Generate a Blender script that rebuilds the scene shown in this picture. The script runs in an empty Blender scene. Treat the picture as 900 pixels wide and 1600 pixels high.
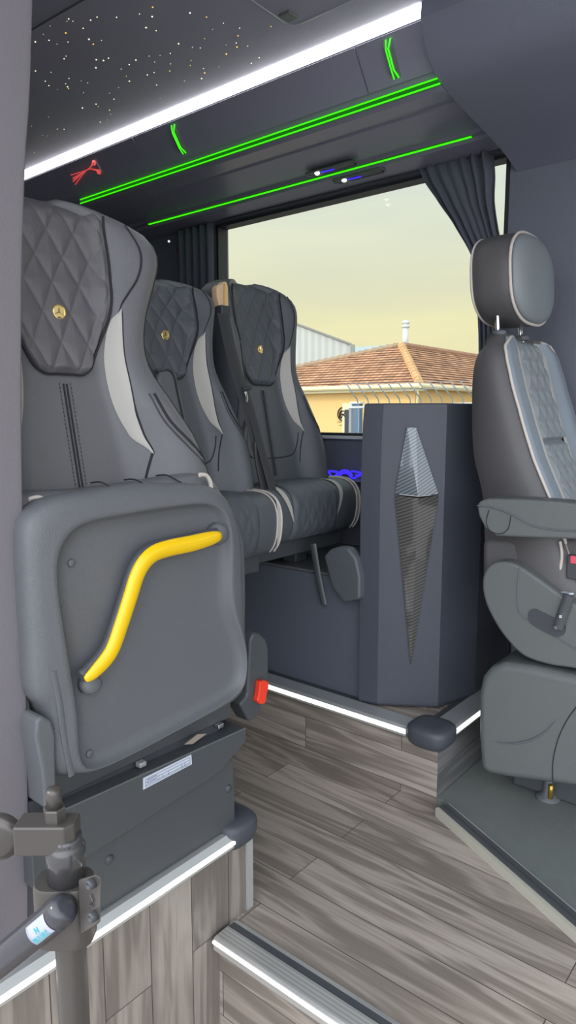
import bpy, bmesh, math, random
from mathutils import Vector as V, noise
random.seed(7)
PI = math.pi
sc = bpy.context.scene
C = sc.collection

# ------------------------------------------------------------------ camera
F, PITCH, YAW, H = 1082.0, math.radians(7.9), math.radians(39.64), 1.08
cd = bpy.data.cameras.new('camera'); cam = bpy.data.objects.new('camera', cd); C.objects.link(cam)
cam.location = (0, 0, H); cam.rotation_euler = (PI/2 - PITCH, 0, YAW)
cd.sensor_fit = 'VERTICAL'; cd.sensor_height = 36; cd.lens = 36*F/1600; cd.clip_start = .02; cd.clip_end = 500
sc.camera = cam

def ray(x, y):
    u = (x-450)/F; v = -(y-800)/F
    f = (-math.sin(YAW), math.cos(YAW)); r = (math.cos(YAW), math.sin(YAW))
    h = math.cos(PITCH) + v*math.sin(PITCH)
    return V((f[0]*h+r[0]*u, f[1]*h+r[1]*u, -math.sin(PITCH)+v*math.cos(PITCH)))
O = V((0, 0, H))
def at(x, y, ax, val):
    """place seen at photo pixel (x, y) on the plane ax = val"""
    d = ray(x, y); i = 'XYZ'.index(ax)
    return O + d*((val-O[i])/d[i])
def onplane(x, y, p, n):
    d = ray(x, y); return O + d*((p-O).dot(n)/d.dot(n))

# ------------------------------------------------------------------ materials
def s2l(c):
    return tuple(((v/255)/12.92 if v <= 10 else ((v/255+.055)/1.055)**2.4) for v in c)
def mat(name, col, rough=.5, metal=0, bump=0, bscale=200, emit=None, estr=1, var=0, vscale=6, coat=0, spec=.5):
    m = bpy.data.materials.new(name); m.use_nodes = True; nt = m.node_tree; N = nt.nodes; L = nt.links
    b = N['Principled BSDF']
    c = s2l(col)
    b.inputs['Base Color'].default_value = (*c, 1); b.inputs['Roughness'].default_value = rough
    b.inputs['Metallic'].default_value = metal; b.inputs['Specular IOR Level'].default_value = spec
    if coat: b.inputs['Coat Weight'].default_value = coat
    tc = N.new('ShaderNodeTexCoord')
    if var:
        no = N.new('ShaderNodeTexNoise'); no.inputs['Scale'].default_value = vscale; no.inputs['Detail'].default_value = 4
        L.new(tc.outputs['Object'], no.inputs['Vector'])
        mx = N.new('ShaderNodeMix'); mx.data_type = 'RGBA'
        mx.inputs[6].default_value = (*[v*(1-var) for v in c], 1); mx.inputs[7].default_value = (*[min(1, v*(1+var)) for v in c], 1)
        L.new(no.outputs['Fac'], mx.inputs[0]); L.new(mx.outputs[2], b.inputs['Base Color'])
    if bump:
        no = N.new('ShaderNodeTexNoise'); no.inputs['Scale'].default_value = bscale; no.inputs['Detail'].default_value = 3
        L.new(tc.outputs['Object'], no.inputs['Vector'])
        bp = N.new('ShaderNodeBump'); bp.inputs['Strength'].default_value = bump; bp.inputs['Distance'].default_value = .002
        L.new(no.outputs['Fac'], bp.inputs['Height']); L.new(bp.outputs['Normal'], b.inputs['Normal'])
    if emit:
        b.inputs['Emission Color'].default_value = (*s2l(emit), 1); b.inputs['Emission Strength'].default_value = estr
    return m

def wood(name, along, light=(150, 144, 136), dark=(104, 99, 94)):
    """wood-look vinyl planks; along = axis of the grain"""
    m = bpy.data.materials.new(name); m.use_nodes = True; nt = m.node_tree; N = nt.nodes; L = nt.links
    b = N['Principled BSDF']; b.inputs['Roughness'].default_value = .42
    tc = N.new('ShaderNodeTexCoord'); sp = N.new('ShaderNodeSeparateXYZ'); L.new(tc.outputs['Object'], sp.inputs[0])
    def add(a, c):
        n = N.new('ShaderNodeMath'); n.operation = 'ADD'; L.new(a, n.inputs[0]); L.new(c, n.inputs[1]); return n.outputs[0]
    if along == 'X': g, w = sp.outputs['X'], add(sp.outputs['Y'], sp.outputs['Z'])
    elif along == 'Y': g, w = sp.outputs['Y'], add(sp.outputs['X'], sp.outputs['Z'])
    else: g, w = sp.outputs['Z'], add(sp.outputs['Y'], sp.outputs['X'])
    cb = N.new('ShaderNodeCombineXYZ'); L.new(g, cb.inputs[0]); L.new(w, cb.inputs[1])
    br = N.new('ShaderNodeTexBrick'); br.inputs['Scale'].default_value = 1; br.inputs['Brick Width'].default_value = .95
    br.inputs['Row Height'].default_value = .105; br.inputs['Mortar Size'].default_value = .0012; br.inputs['Mortar Smooth'].default_value = .6
    br.offset = .37; br.inputs['Color1'].default_value = (.1, .1, .1, 1); br.inputs['Color2'].default_value = (.9, .9, .9, 1); br.inputs['Mortar'].default_value = (.0, .0, .0, 1)
    L.new(cb.outputs[0], br.inputs['Vector'])
    # per plank shift of the grain
    mp = N.new('ShaderNodeVectorMath'); mp.operation = 'MULTIPLY_ADD'; mp.inputs[1].default_value = (1.5, 15, 1)
    sh = N.new('ShaderNodeVectorMath'); sh.operation = 'SCALE'; sh.inputs['Scale'].default_value = 7
    L.new(br.outputs['Color'], sh.inputs[0]); L.new(cb.outputs[0], mp.inputs[0]); L.new(sh.outputs[0], mp.inputs[2])
    n1 = N.new('ShaderNodeTexNoise'); n1.inputs['Scale'].default_value = 1.0; n1.inputs['Detail'].default_value = 3; n1.inputs['Distortion'].default_value = .7
    L.new(mp.outputs[0], n1.inputs['Vector'])
    # contour rings out of the noise : cathedral grain
    ml = N.new('ShaderNodeMath'); ml.operation = 'MULTIPLY'; ml.inputs[1].default_value = 26; L.new(n1.outputs['Fac'], ml.inputs[0])
    sn = N.new('ShaderNodeMath'); sn.operation = 'SINE'; L.new(ml.outputs[0], sn.inputs[0])
    mp2 = N.new('ShaderNodeVectorMath'); mp2.operation = 'MULTIPLY'; mp2.inputs[1].default_value = (7, 160, 1); L.new(cb.outputs[0], mp2.inputs[0])
    n2 = N.new('ShaderNodeTexNoise'); n2.inputs['Scale'].default_value = 1; n2.inputs['Detail'].default_value = 5; L.new(mp2.outputs[0], n2.inputs['Vector'])
    a1 = N.new('ShaderNodeMath'); a1.operation = 'MULTIPLY_ADD'; a1.inputs[1].default_value = .15; a1.inputs[2].default_value = .28; L.new(sn.outputs[0], a1.inputs[0])
    a2 = N.new('ShaderNodeMath'); a2.operation = 'MULTIPLY_ADD'; a2.inputs[1].default_value = .30; L.new(n2.outputs['Fac'], a2.inputs[0]); L.new(a1.outputs[0], a2.inputs[2])
    sb = N.new('ShaderNodeSeparateColor'); L.new(br.outputs['Color'], sb.inputs[0])
    a3 = N.new('ShaderNodeMath'); a3.operation = 'MULTIPLY_ADD'; a3.inputs[1].default_value = .26; L.new(sb.outputs[0], a3.inputs[0]); L.new(a2.outputs[0], a3.inputs[2])
    cr = N.new('ShaderNodeValToRGB'); cr.color_ramp.elements[0].position = .2; cr.color_ramp.elements[1].position = .82
    cr.color_ramp.elements[0].color = (*[v*.66 for v in s2l(dark)], 1); cr.color_ramp.elements[1].color = (*s2l(light), 1)
    e = cr.color_ramp.elements.new(.45); e.color = (*s2l(dark), 1)
    L.new(a3.outputs[0], cr.inputs[0])
    mx = N.new('ShaderNodeMix'); mx.data_type = 'RGBA'; mx.inputs[7].default_value = (.03, .028, .026, 1)
    L.new(br.outputs['Fac'], mx.inputs[0]); L.new(cr.outputs[0], mx.inputs[6]); L.new(mx.outputs[2], b.inputs['Base Color'])
    bp = N.new('ShaderNodeBump'); bp.inputs['Strength'].default_value = .15; bp.inputs['Distance'].default_value = .001
    L.new(a2.outputs[0], bp.inputs['Height']); L.new(bp.outputs[0], b.inputs['Normal'])
    return m

def stripes(name, c1, c2, scale, rough=.2, axis=(1, 1, 0), coat=.6, metal=0, sharp=None, bump=0):
    m = bpy.data.materials.new(name); m.use_nodes = True; nt = m.node_tree; N = nt.nodes; L = nt.links
    b = N['Principled BSDF']; b.inputs['Roughness'].default_value = rough; b.inputs['Coat Weight'].default_value = coat; b.inputs['Metallic'].default_value = metal
    tc = N.new('ShaderNodeTexCoord'); dt = N.new('ShaderNodeVectorMath'); dt.operation = 'DOT_PRODUCT'; dt.inputs[1].default_value = axis
    L.new(tc.outputs['Object'], dt.inputs[0])
    ml = N.new('ShaderNodeMath'); ml.operation = 'MULTIPLY'; ml.inputs[1].default_value = scale; L.new(dt.outputs['Value'], ml.inputs[0])
    sn = N.new('ShaderNodeMath'); sn.operation = 'SINE'; L.new(ml.outputs[0], sn.inputs[0])
    ma = N.new('ShaderNodeMath'); ma.operation = 'MULTIPLY_ADD'; ma.inputs[1].default_value = .5; ma.inputs[2].default_value = .5; L.new(sn.outputs[0], ma.inputs[0])
    cr = N.new('ShaderNodeValToRGB'); cr.color_ramp.elements[0].color = (*s2l(c1), 1); cr.color_ramp.elements[1].color = (*s2l(c2), 1)
    cr.color_ramp.elements[0].position = .3; cr.color_ramp.elements[1].position = .7
    L.new(ma.outputs[0], cr.inputs[0]); L.new(cr.outputs[0], b.inputs['Base Color'])
    if bump:
        bp = N.new('ShaderNodeBump'); bp.inputs['Strength'].default_value = 1; bp.inputs['Distance'].default_value = bump
        L.new(ma.outputs[0], bp.inputs['Height']); L.new(bp.outputs[0], b.inputs['Normal'])
    return m

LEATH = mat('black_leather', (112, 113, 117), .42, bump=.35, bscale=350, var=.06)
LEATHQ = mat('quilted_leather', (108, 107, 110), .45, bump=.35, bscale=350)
FLEATH = mat('shaded_leather', (92, 97, 102), .45, bump=.3, bscale=350)  # black leather again, shade of the dimmer far seats in its colour
FQUILT = mat('shaded_quilted_leather', (88, 93, 99), .5, bump=.3, bscale=350)  # quilted leather again, shade of the far seats in its colour
SEAM = mat('seam_thread', (46, 46, 50), .8)
WHITEL = mat('light_leather', (192, 190, 183), .5, bump=.2, bscale=300)
PIPE = mat('light_piping', (212, 204, 196), .5)
PIPED = mat('dark_piping', (62, 63, 68), .4)
SHELL = mat('grey_seat_shell', (103, 106, 110), .42, bump=.5, bscale=500)
SHELL2 = mat('cab_seat_plastic', (104, 109, 108), .5, bump=.5, bscale=400)
CABL = mat('cab_seat_leather', (92, 91, 92), .45, bump=.3, bscale=350)
CABF = mat('cab_seat_sheen_leather', (138, 149, 158), .38, bump=.3, bscale=350)  # blue-grey lightness includes the sky reflected in the front bolsters
BLACKM = mat('black_painted_steel', (78, 82, 85), .35, bump=.2, bscale=600)
BLACKP = mat('black_plastic', (72, 75, 80), .4)
RUBBER = mat('black_rubber', (72, 76, 84), .5)
POLE = mat('pole_paint', (88, 85, 82), .28, metal=.35, spec=.6)
YEL = mat('yellow_plastic', (250, 205, 5), .25, coat=.3)
RED = mat('red_plastic', (250, 70, 45), .35)
ALU = mat('brushed_aluminium', (205, 208, 208), .32, metal=.55)
ALU2 = stripes('ribbed_aluminium', (182, 182, 180), (206, 206, 203), 700, .35, (0, 1, 0), 0, .5)
LEDW = mat('white_led', (255, 255, 255), emit=(255, 255, 248), estr=9)
LEDF = mat('floor_led', (255, 255, 255), emit=(255, 253, 240), estr=2.4)
LEDG = mat('green_led', (40, 255, 20), emit=(70, 255, 10), estr=1.1)
LEDGD = mat('green_diffuser', (12, 90, 14), .4, emit=(20, 110, 8), estr=.6)
LEDB = mat('blue_led', (60, 40, 255), emit=(62, 45, 255), estr=1.1)
LEDP = mat('violet_led', (120, 50, 220), emit=(120, 48, 215), estr=1)
REDL = mat('red_light', (230, 90, 85), emit=(220, 80, 80), estr=.75)
STAR = mat('star_light', (255, 250, 220), emit=(255, 246, 205), estr=1.6)
STARY = mat('star_light_amber', (255, 220, 90), emit=(255, 205, 90), estr=1.3)
CHROME = mat('chrome', (225, 225, 228), .12, metal=1)
GOLD = mat('gold_metal', (250, 228, 170), .18, metal=.9)
RACK = mat('rack_gloss_trim', (140, 140, 158), .34, spec=.5)
CEIL = mat('ceiling_fabric', (160, 158, 176), .8, bump=.4, bscale=600)
WALLM = mat('dark_wall_trim', (116, 120, 132), .6, bump=.3, bscale=500)
LINING = mat('cab_headlining', (128, 132, 148), .75, bump=.3, bscale=500)
POST = mat('door_post_trim', (128, 124, 130), .55, bump=.2, bscale=200)
CURT = mat('curtain_fabric', (98, 101, 114), .85, bump=.5, bscale=900)
CONS = mat('console_wrap', (73, 77, 87), .5, bump=.25, bscale=500, var=.05)
CARB = stripes('carbon_weave', (78, 85, 90), (122, 132, 138), 780, .22, (-.35, -.35, .8), .8, .2)
CABFLOOR = mat('cab_rubber_mat', (116, 123, 120), .55, bump=.8, bscale=600, var=.08, vscale=30)
BELT = stripes('belt_webbing', (52, 52, 55), (66, 66, 70), 1500, .6, (0, 1, .3), 0)
CREAM = mat('cream_plastic', (238, 205, 165), .4)
STICK = mat('label_paper', (205, 214, 228), .5)
INK = mat('label_ink', (95, 105, 130), .6)
TEAL = mat('teal_ink', (60, 190, 200), .5)
BRASS = mat('brass', (190, 160, 70), .3, metal=.8)
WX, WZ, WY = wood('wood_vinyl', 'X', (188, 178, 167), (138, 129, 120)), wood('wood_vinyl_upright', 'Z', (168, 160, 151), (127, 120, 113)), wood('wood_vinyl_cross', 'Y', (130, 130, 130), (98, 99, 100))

# ------------------------------------------------------------------ builders
def wl(o):
    v = V((0, 0, 0))
    while o: v += V(o.location); o = o.parent
    return v
def mk(name, verts, faces, m, parent=None, smooth=True, bevel=0, sub=0, seg=3, loc=None, auto=None):
    """ONE mesh object; verts are world coordinates"""
    off = V(loc) if (loc is not None and parent is None) else wl(parent)
    me = bpy.data.meshes.new(name)
    me.from_pydata([tuple(V(v)-off) for v in verts], [], faces)
    b = bmesh.new(); b.from_mesh(me); bmesh.ops.recalc_face_normals(b, faces=b.faces); b.to_mesh(me); b.free()
    o = bpy.data.objects.new(name, me); C.objects.link(o)
    if parent: o.parent = parent
    elif loc is not None: o.location = loc
    me.materials.append(m)
    for p in me.polygons: p.use_smooth = smooth
    if bevel:
        md = o.modifiers.new('b', 'BEVEL'); md.width = bevel; md.segments = seg; md.limit_method = 'ANGLE'; md.angle_limit = .6
        wn = o.modifiers.new('w', 'WEIGHTED_NORMAL'); wn.keep_sharp = True
    if sub:
        md = o.modifiers.new('s', 'SUBSURF'); md.levels = sub; md.render_levels = sub
    if auto and not bevel:
        me.set_sharp_from_angle(angle=auto)
    return o
def tag(o, label=None, cat=None, group=None, kind=None):
    for k, v in (('label', label), ('category', cat), ('group', group), ('kind', kind)):
        if v: o[k] = v
    return o
def thing(name, label, cat, loc, group=None, kind=None):
    o = bpy.data.objects.new(name, None); C.objects.link(o); o.location = loc; o.empty_display_size = .1
    return tag(o, label, cat, group, kind)
def boxd(x0, x1, y0, y1, z0, z1):
    v = [(x, y, z) for x in (x0, x1) for y in (y0, y1) for z in (z0, z1)]
    f = [(0, 1, 3, 2), (4, 6, 7, 5), (0, 4, 5, 1), (2, 3, 7, 6), (0, 2, 6, 4), (1, 5, 7, 3)]
    return v, f
def box(name, x0, x1, y0, y1, z0, z1, m, parent=None, bevel=0, loc=None, seg=3):
    v, f = boxd(x0, x1, y0, y1, z0, z1)
    return mk(name, v, f, m, parent, bool(bevel), bevel, loc=loc, seg=seg)
def struct(name, x0, x1, y0, y1, z0, z1, m, bevel=0):
    return tag(box(name, x0, x1, y0, y1, z0, z1, m, None, bevel), kind='structure')
def spline(pts, n=6, closed=False):
    P = [V(p) for p in pts]; out = []; k = len(P)
    rng = range(k if closed else k-1)
    for i in rng:
        if closed: a, b, c, d = P[(i-1) % k], P[i], P[(i+1) % k], P[(i+2) % k]
        else: a, b, c, d = P[max(i-1, 0)], P[i], P[i+1], P[min(i+2, k-1)]
        for j in range(n):
            t = j/n
            out.append(.5*((2*b)+(c-a)*t+(2*a-5*b+4*c-d)*t*t+(3*b-a-3*c+d)*t**3))
    if not closed: out.append(P[-1])
    return out
def tubed(pts, r, n=8, closed=False, flat=None, up=V((0, 0, 1)), caps=True):
    """r number or function of t; flat=(a,b) elliptical section"""
    pts = [V(p) for p in pts]; k = len(pts); vs, fs = [], []
    nrm = None
    for i, p in enumerate(pts):
        if closed: t = pts[(i+1) % k]-pts[(i-1) % k]
        else: t = pts[min(i+1, k-1)]-pts[max(i-1, 0)]
        if t.length < 1e-9: t = V((0, 0, 1))
        t.normalize()
        if nrm is None or flat:
            ref = up if abs(t.dot(up)) < .95 else V((1, 0, 0))
            nrm = (ref - t*ref.dot(t)).normalized()
        else: nrm = (nrm - t*nrm.dot(t)).normalized()
        bn = t.cross(nrm); rr = r(i/(k-1)) if callable(r) else r
        for j in range(n):
            a = 2*PI*j/n; ca, sa = math.cos(a), math.sin(a)
            if flat: vs.append(p + nrm*ca*rr*flat[0] + bn*sa*rr*flat[1])
            else: vs.append(p + nrm*ca*rr + bn*sa*rr)
    for i in range(k if closed else k-1):
        for j in range(n):
            a = i*n+j; b = i*n+(j+1) % n; c = ((i+1) % k)*n+(j+1) % n; d = ((i+1) % k)*n+j
            fs.append((a, b, c, d))
    if not closed and caps: fs.append(tuple(range(n))); fs.append(tuple(range((k-1)*n, k*n)))
    return vs, fs
def tube(name, pts, r, m, parent=None, n=8, closed=False, flat=None, up=V((0, 0, 1)), loc=None, auto=1.0):
    v, f = tubed(pts, r, n, closed, flat, up)
    return mk(name, v, f, m, parent, True, loc=loc, auto=auto)
def merge(*vf):
    V_, F_ = [], []
    for v, f in vf:
        o = len(V_); V_ += list(v); F_ += [tuple(i+o for i in q) for q in f]
    return V_, F_
def prismd(poly, ax, a0, a1):
    """poly in the other two axes (in order), extruded along ax"""
    i = 'XYZ'.index(ax); vs = []
    for a in (a0, a1):
        for p in poly:
            q = list(p); q.insert(i, a); vs.append(tuple(q))
    n = len(poly); fs = [tuple(range(n)), tuple(range(n, 2*n))]
    for k in range(n): fs.append((k, (k+1) % n, n+(k+1) % n, n+k))
    return vs, fs
def prism(name, poly, ax, a0, a1, m, parent=None, bevel=0, smooth=None, loc=None, seg=3):
    v, f = prismd(poly, ax, a0, a1)
    return mk(name, v, f, m, parent, bool(bevel) if smooth is None else smooth, bevel, loc=loc, seg=seg)
def lathed(prof, c, axis='Z', n=24):
    c = V(c); vs, fs = [], []
    for (r, h) in prof:
        for j in range(n):
            a = 2*PI*j/n; p = (r*math.cos(a), r*math.sin(a))
            if axis == 'Z': q = V((p[0], p[1], h))
            elif axis == 'X': q = V((h, p[0], p[1]))
            else: q = V((p[0], h, p[1]))
            vs.append(c+q)
    k = len(prof)
    for i in range(k-1):
        for j in range(n):
            fs.append((i*n+j, i*n+(j+1) % n, (i+1)*n+(j+1) % n, (i+1)*n+j))
    fs.append(tuple(range(n))); fs.append(tuple(range((k-1)*n, k*n)))
    return vs, fs
def lathe(name, prof, c, m, parent=None, axis='Z', n=24, loc=None, auto=.7):
    v, f = lathed(prof, c, axis, n); return mk(name, v, f, m, parent, True, loc=loc, auto=auto)
def loft(rings, cap=True):
    n = len(rings[0]); vs = [p for r in rings for p in r]; fs = []
    for i in range(len(rings)-1):
        for j in range(n): fs.append((i*n+j, i*n+(j+1) % n, (i+1)*n+(j+1) % n, (i+1)*n+j))
    if cap: fs.append(tuple(range(n))); fs.append(tuple(range((len(rings)-1)*n, len(rings)*n)))
    return vs, fs
def sheet(name, fn, nu, nv, m, parent=None, thick=0, loc=None, side=-1):
    vs = [fn(i/nu, j/nv) for j in range(nv+1) for i in range(nu+1)]
    fs = [(j*(nu+1)+i, j*(nu+1)+i+1, (j+1)*(nu+1)+i+1, (j+1)*(nu+1)+i) for j in range(nv) for i in range(nu)]
    o = mk(name, vs, fs, m, parent, True, loc=loc)
    if thick:
        md = o.modifiers.new('t', 'SOLIDIFY'); md.thickness = thick; md.offset = side
    return o
def interp(tab, z):
    """smooth interpolation in a table [(z, value...)] of ascending z"""
    if z <= tab[0][0]: return tab[0][1]
    if z >= tab[-1][0]: return tab[-1][1]
    for i in range(len(tab)-1):
        if z <= tab[i+1][0]:
            t = (z-tab[i][0])/(tab[i+1][0]-tab[i][0])
            p0 = tab[max(i-1, 0)][1]; p1 = tab[i][1]; p2 = tab[i+1][1]; p3 = tab[min(i+2, len(tab)-1)][1]
            return .5*(2*p1+(p2-p0)*t+(2*p0-5*p1+4*p2-p3)*t*t+(3*p1-p0-3*p2+p3)*t**3)
def ss(a, b, x):
    t = max(0, min(1, (x-a)/(b-a))); return t*t*(3-2*t)
def copy_tree(o, parent=None):
    c = o.copy(); C.objects.link(c); c.parent = parent
    for ch in [x for x in bpy.data.objects if x.parent == o]: copy_tree(ch, c)
    return c
def resample(poly, n):
    P = [V((*p, 0)) for p in poly]; k = len(P); L = [0]
    for i in range(k): L.append(L[-1]+(P[(i+1) % k]-P[i]).length)
    out = []
    for j in range(n):
        s = L[-1]*j/n
        for i in range(k):
            if s <= L[i+1]:
                t = (s-L[i])/max(1e-9, L[i+1]-L[i]); q = P[i].lerp(P[(i+1) % k], t); out.append((q.x, q.y)); break
    return out
def round_poly(pts, n=6): return [(p.x, p.y) for p in spline([(*q, 0) for q in pts], n, True)]

# ------------------------------------------------------------------ the vehicle interior: setting
WL = 2.30            # inner face of the far side wall
HC = 2.10            # ceiling
NX = -.96            # front face of the near step
struct('floor', -4.0, -.30, .96, 1.66, -.05, 0, WX)
# floor of the entry well one step down
struct('floor', -1.2, .9, .1, .94, -.27, -.22, WX).name = 'floor_entry_well'
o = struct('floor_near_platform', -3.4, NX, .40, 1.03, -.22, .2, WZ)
struct('floor_aisle_riser', -.96, .6, .93, .96, -.22, -.004, WX)
# far raised floor
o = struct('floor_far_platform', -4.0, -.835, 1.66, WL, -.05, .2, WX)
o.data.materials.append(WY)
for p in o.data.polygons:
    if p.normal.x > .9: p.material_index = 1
# raised floor rear of the entry aisle
# cab floor with slanted edge
e0 = at(686, 1262, 'Z', .022); e1 = at(1060, 1590, 'Z', .022)
cabpoly = [(e0.x, e0.y), (e1.x, e1.y), (1.2, e1.y), (1.2, WL), (-.834, WL), (-.834, 1.659), (e0.x, 1.659)]
tag(prism('floor_cab', cabpoly, 'Z', -.05, .022, CABFLOOR), kind='structure')
tag(prism('floor_cab_front', [(-.30, .96), (1.2, .96), (1.2, e1.y), (e1.x, e1.y), (-.30, e1.y)], 'Z', -.05, 0, WX), kind='structure')
# ceiling
ce = struct('ceiling', -4.0, 1.2, .33, 1.70, HC, HC+.04, CEIL)
# side walls
def wall_with_window(name, x0, x1, z0, z1, wx0, wx1, wz0, wz1, y0, y1, m):
    parts = [boxd(x0, wx0, y0, y1, z0, z1), boxd(wx1, x1, y0, y1, z0, z1), boxd(wx0, wx1, y0, y1, z0, wz0), boxd(wx0, wx1, y0, y1, wz1, z1)]
    v, f = merge(*parts); return tag(mk(name, v, f, m, None, False), kind='structure')
WX0, WX1, WZ0, WZ1 = -2.318, -.965, 1.0, 1.925
def wall_with_windows(name, x0, x1, z0, z1, wins, y0, y1, m):
    ps = []; xs = x0
    for (a, b, c, d) in wins:
        ps += [boxd(xs, a, y0, y1, z0, z1), boxd(a, b, y0, y1, z0, c), boxd(a, b, y0, y1, d, z1)]; xs = b
    ps.append(boxd(xs, x1, y0, y1, z0, z1))
    v, f = merge(*ps); return tag(mk(name, v, f, m, None, False), kind='structure')
wall_with_windows('wall_left', -4.0, 1.2, -.05, HC+.04, [(WX0, WX1, WZ0, WZ1), (-.2, .85, 1.0, 1.75)], WL, WL+.07, WALLM)
struct('wall_back', -4.05, -4.0, .33, WL+.07, -.05, HC+.04, WALLM)
o = struct('wall_right', -4.0, -1.10, .33, .40, -.25, HC+.04, WALLM)
# window frame, pane
GLASS = bpy.data.materials.new('window_glass'); GLASS.use_nodes = True
nt = GLASS.node_tree; nt.nodes.remove(nt.nodes['Principled BSDF'])
tr = nt.nodes.new('ShaderNodeBsdfTransparent'); tr.inputs[0].default_value = (.98, .985, .98, 1)
gl = nt.nodes.new('ShaderNodeBsdfGlossy'); gl.inputs['Roughness'].default_value = .02
fr = nt.nodes.new('ShaderNodeMixShader'); fr.inputs[0].default_value = .015
nt.links.new(tr.outputs[0], fr.inputs[1]); nt.links.new(gl.outputs[0], fr.inputs[2]); nt.links.new(fr.outputs[0], nt.nodes['Material Output'].inputs[0])
FRAME = mat('window_seal', (48, 50, 56), .5)
w = thing('window_1', None, None, ((WX0+WX1)/2, WL+.03, WZ0), kind='structure')
fv = merge(boxd(WX0-.0, WX0+.012, WL-.006, WL+.05, WZ0, WZ1), boxd(WX1-.012, WX1, WL-.006, WL+.05, WZ0, WZ1),
           boxd(WX0, WX1, WL-.006, WL+.05, WZ1-.012, WZ1), boxd(WX0, WX1, WL+.0, WL+.05, WZ0, WZ0+.012))
mk('window_frame', *fv, FRAME, w, False)
box('window_pane', WX0+.01, WX1-.01, WL+.036, WL+.040, WZ0+.01, WZ1-.01, GLASS, w)
box('window_sill', WX0, WX1, WL-.022, WL+.03, WZ0-.012, WZ0+.001, mat('sill_paint', (225, 228, 230), .4), w, .003)
# cab door window out of view, letting sky light in
w2 = thing('window_2', None, None, (.325, WL+.03, 1.0), kind='structure')
fv = merge(boxd(-.2, -.18, WL-.006, WL+.05, 1.0, 1.75), boxd(.83, .85, WL-.006, WL+.05, 1.0, 1.75), boxd(-.2, .85, WL-.006, WL+.05, 1.73, 1.75), boxd(-.2, .85, WL-.006, WL+.05, 1.0, 1.02))
mk('window_frame', *fv, FRAME, w2, False)
box('window_pane', -.19, .84, WL+.036, WL+.04, 1.01, 1.74, GLASS, w2)

# door post on the near side, rear edge of the sliding door opening
dp = thing('door_post', 'grey door post filling the left edge of the view', 'door post', (-1.02, .47, .2))
PXD = -.985
sp = spline([at(x, y, 'X', PXD) for x, y in ((59, -120), (55, 0), (50, 150), (43, 268), (38, 450), (38, 700), (42, 900), (46, 1120), (48, 1300), (47, 1540))], 6)
rings = []
for p in sp:
    y = p.y; z = max(.2, p.z)
    rings.append([V((PXD-.03, .40, z)), V((PXD, .40, z)), V((PXD, y-.012, z)), V((PXD-.0015, y-.005, z)), V((PXD-.006, y-.001, z)), V((PXD-.012, y, z)), V((PXD-.03, y, z))])
top = rings[0]; rings.insert(0, [V((q.x, q.y, HC)) for q in top])
mk('post_trim', *loft(rings), POST, dp, True, auto=.5)

# ------------------------------------------------------------------ floor trims (lit aluminium nosings)
def nosing(label, prof, ax, a0, a1, led):
    pr = thing('stair_nosing', label, 'edge trim', led[2])
    prism('trim_profile', prof, ax, a0, a1, ALU, pr, .0015)
    lo = led[0]; lp = led[1]
    prism('light_strip', lp, ax, a0, a1, LEDF, pr)
    return pr
z = .2
# near platform edge, front (plane X = NX), top plate + bright led under
n1 = thing('stair_nosing', 'lit aluminium edge trim below the near folding seat', 'edge trim', (NX, .72, z))
prism('trim_profile', [(NX-.045, z), (NX-.045, z+.006), (NX+.004, z+.006), (NX+.010, z-.002), (NX+.010, z-.030), (NX+.001, z-.030), (NX+.001, z)], 'Y', .40, .995, ALU, n1, .001) if False else None
v, f = prismd([(NX-.035, z), (NX-.035, z+.008), (NX+.002, z+.008), (NX+.012, z-.004), (NX+.012, z-.022), (NX+.001, z-.022), (NX+.001, z)], 'Y', .38, .995)
mk('trim_profile', v, f, ALU, n1, False)
v, f = prismd([(NX+.0125, z-.004), (NX+.0155, z-.006), (NX+.0155, z-.013), (NX+.0125, z-.015)], 'Y', .38, .995)
mk('light_strip', v, f, LEDF, n1, False)
# upright aluminium corner strip of the near platform
cs = thing('corner_strip', 'upright aluminium strip on the corner of the near platform', 'corner trim', (NX+.0, 1.03, 0))
prism('strip_profile', [(NX-.04, 1.031), (NX-.04, 1.036), (NX+.001, 1.036), (NX+.006, 1.031), (NX+.006, 1.012), (NX+.001, 1.012), (NX+.001, 1.031)], 'Z', .002, .168, ALU, cs)
# rubber corner caps
def cap(c, cx, cy, sx, sy, zz):
    rings = []
    for (hh, k) in ((-.034, .80), (-.026, .93), (-.012, 1.0), (.006, 1.02), (.016, .98), (.022, .86), (.024, .5)):
        ring = []
        for j in range(28):
            a = 2*PI*j/28; ca, sa = math.cos(a), math.sin(a)
            q = 3.2
            rx = sx*k*(abs(ca)**(2/q))*(1 if ca > 0 else -1); ry = sy*k*(abs(sa)**(2/q))*(1 if sa > 0 else -1)
            ring.append(V((cx+rx, cy+ry, zz+hh)))
        rings.append(ring)
    tag(mk('corner_cap', *loft(rings), RUBBER, c, True), 'black rubber corner cap')
    return c
cap(n1, NX-.037, 1.0, .058, .05, .2)
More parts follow.
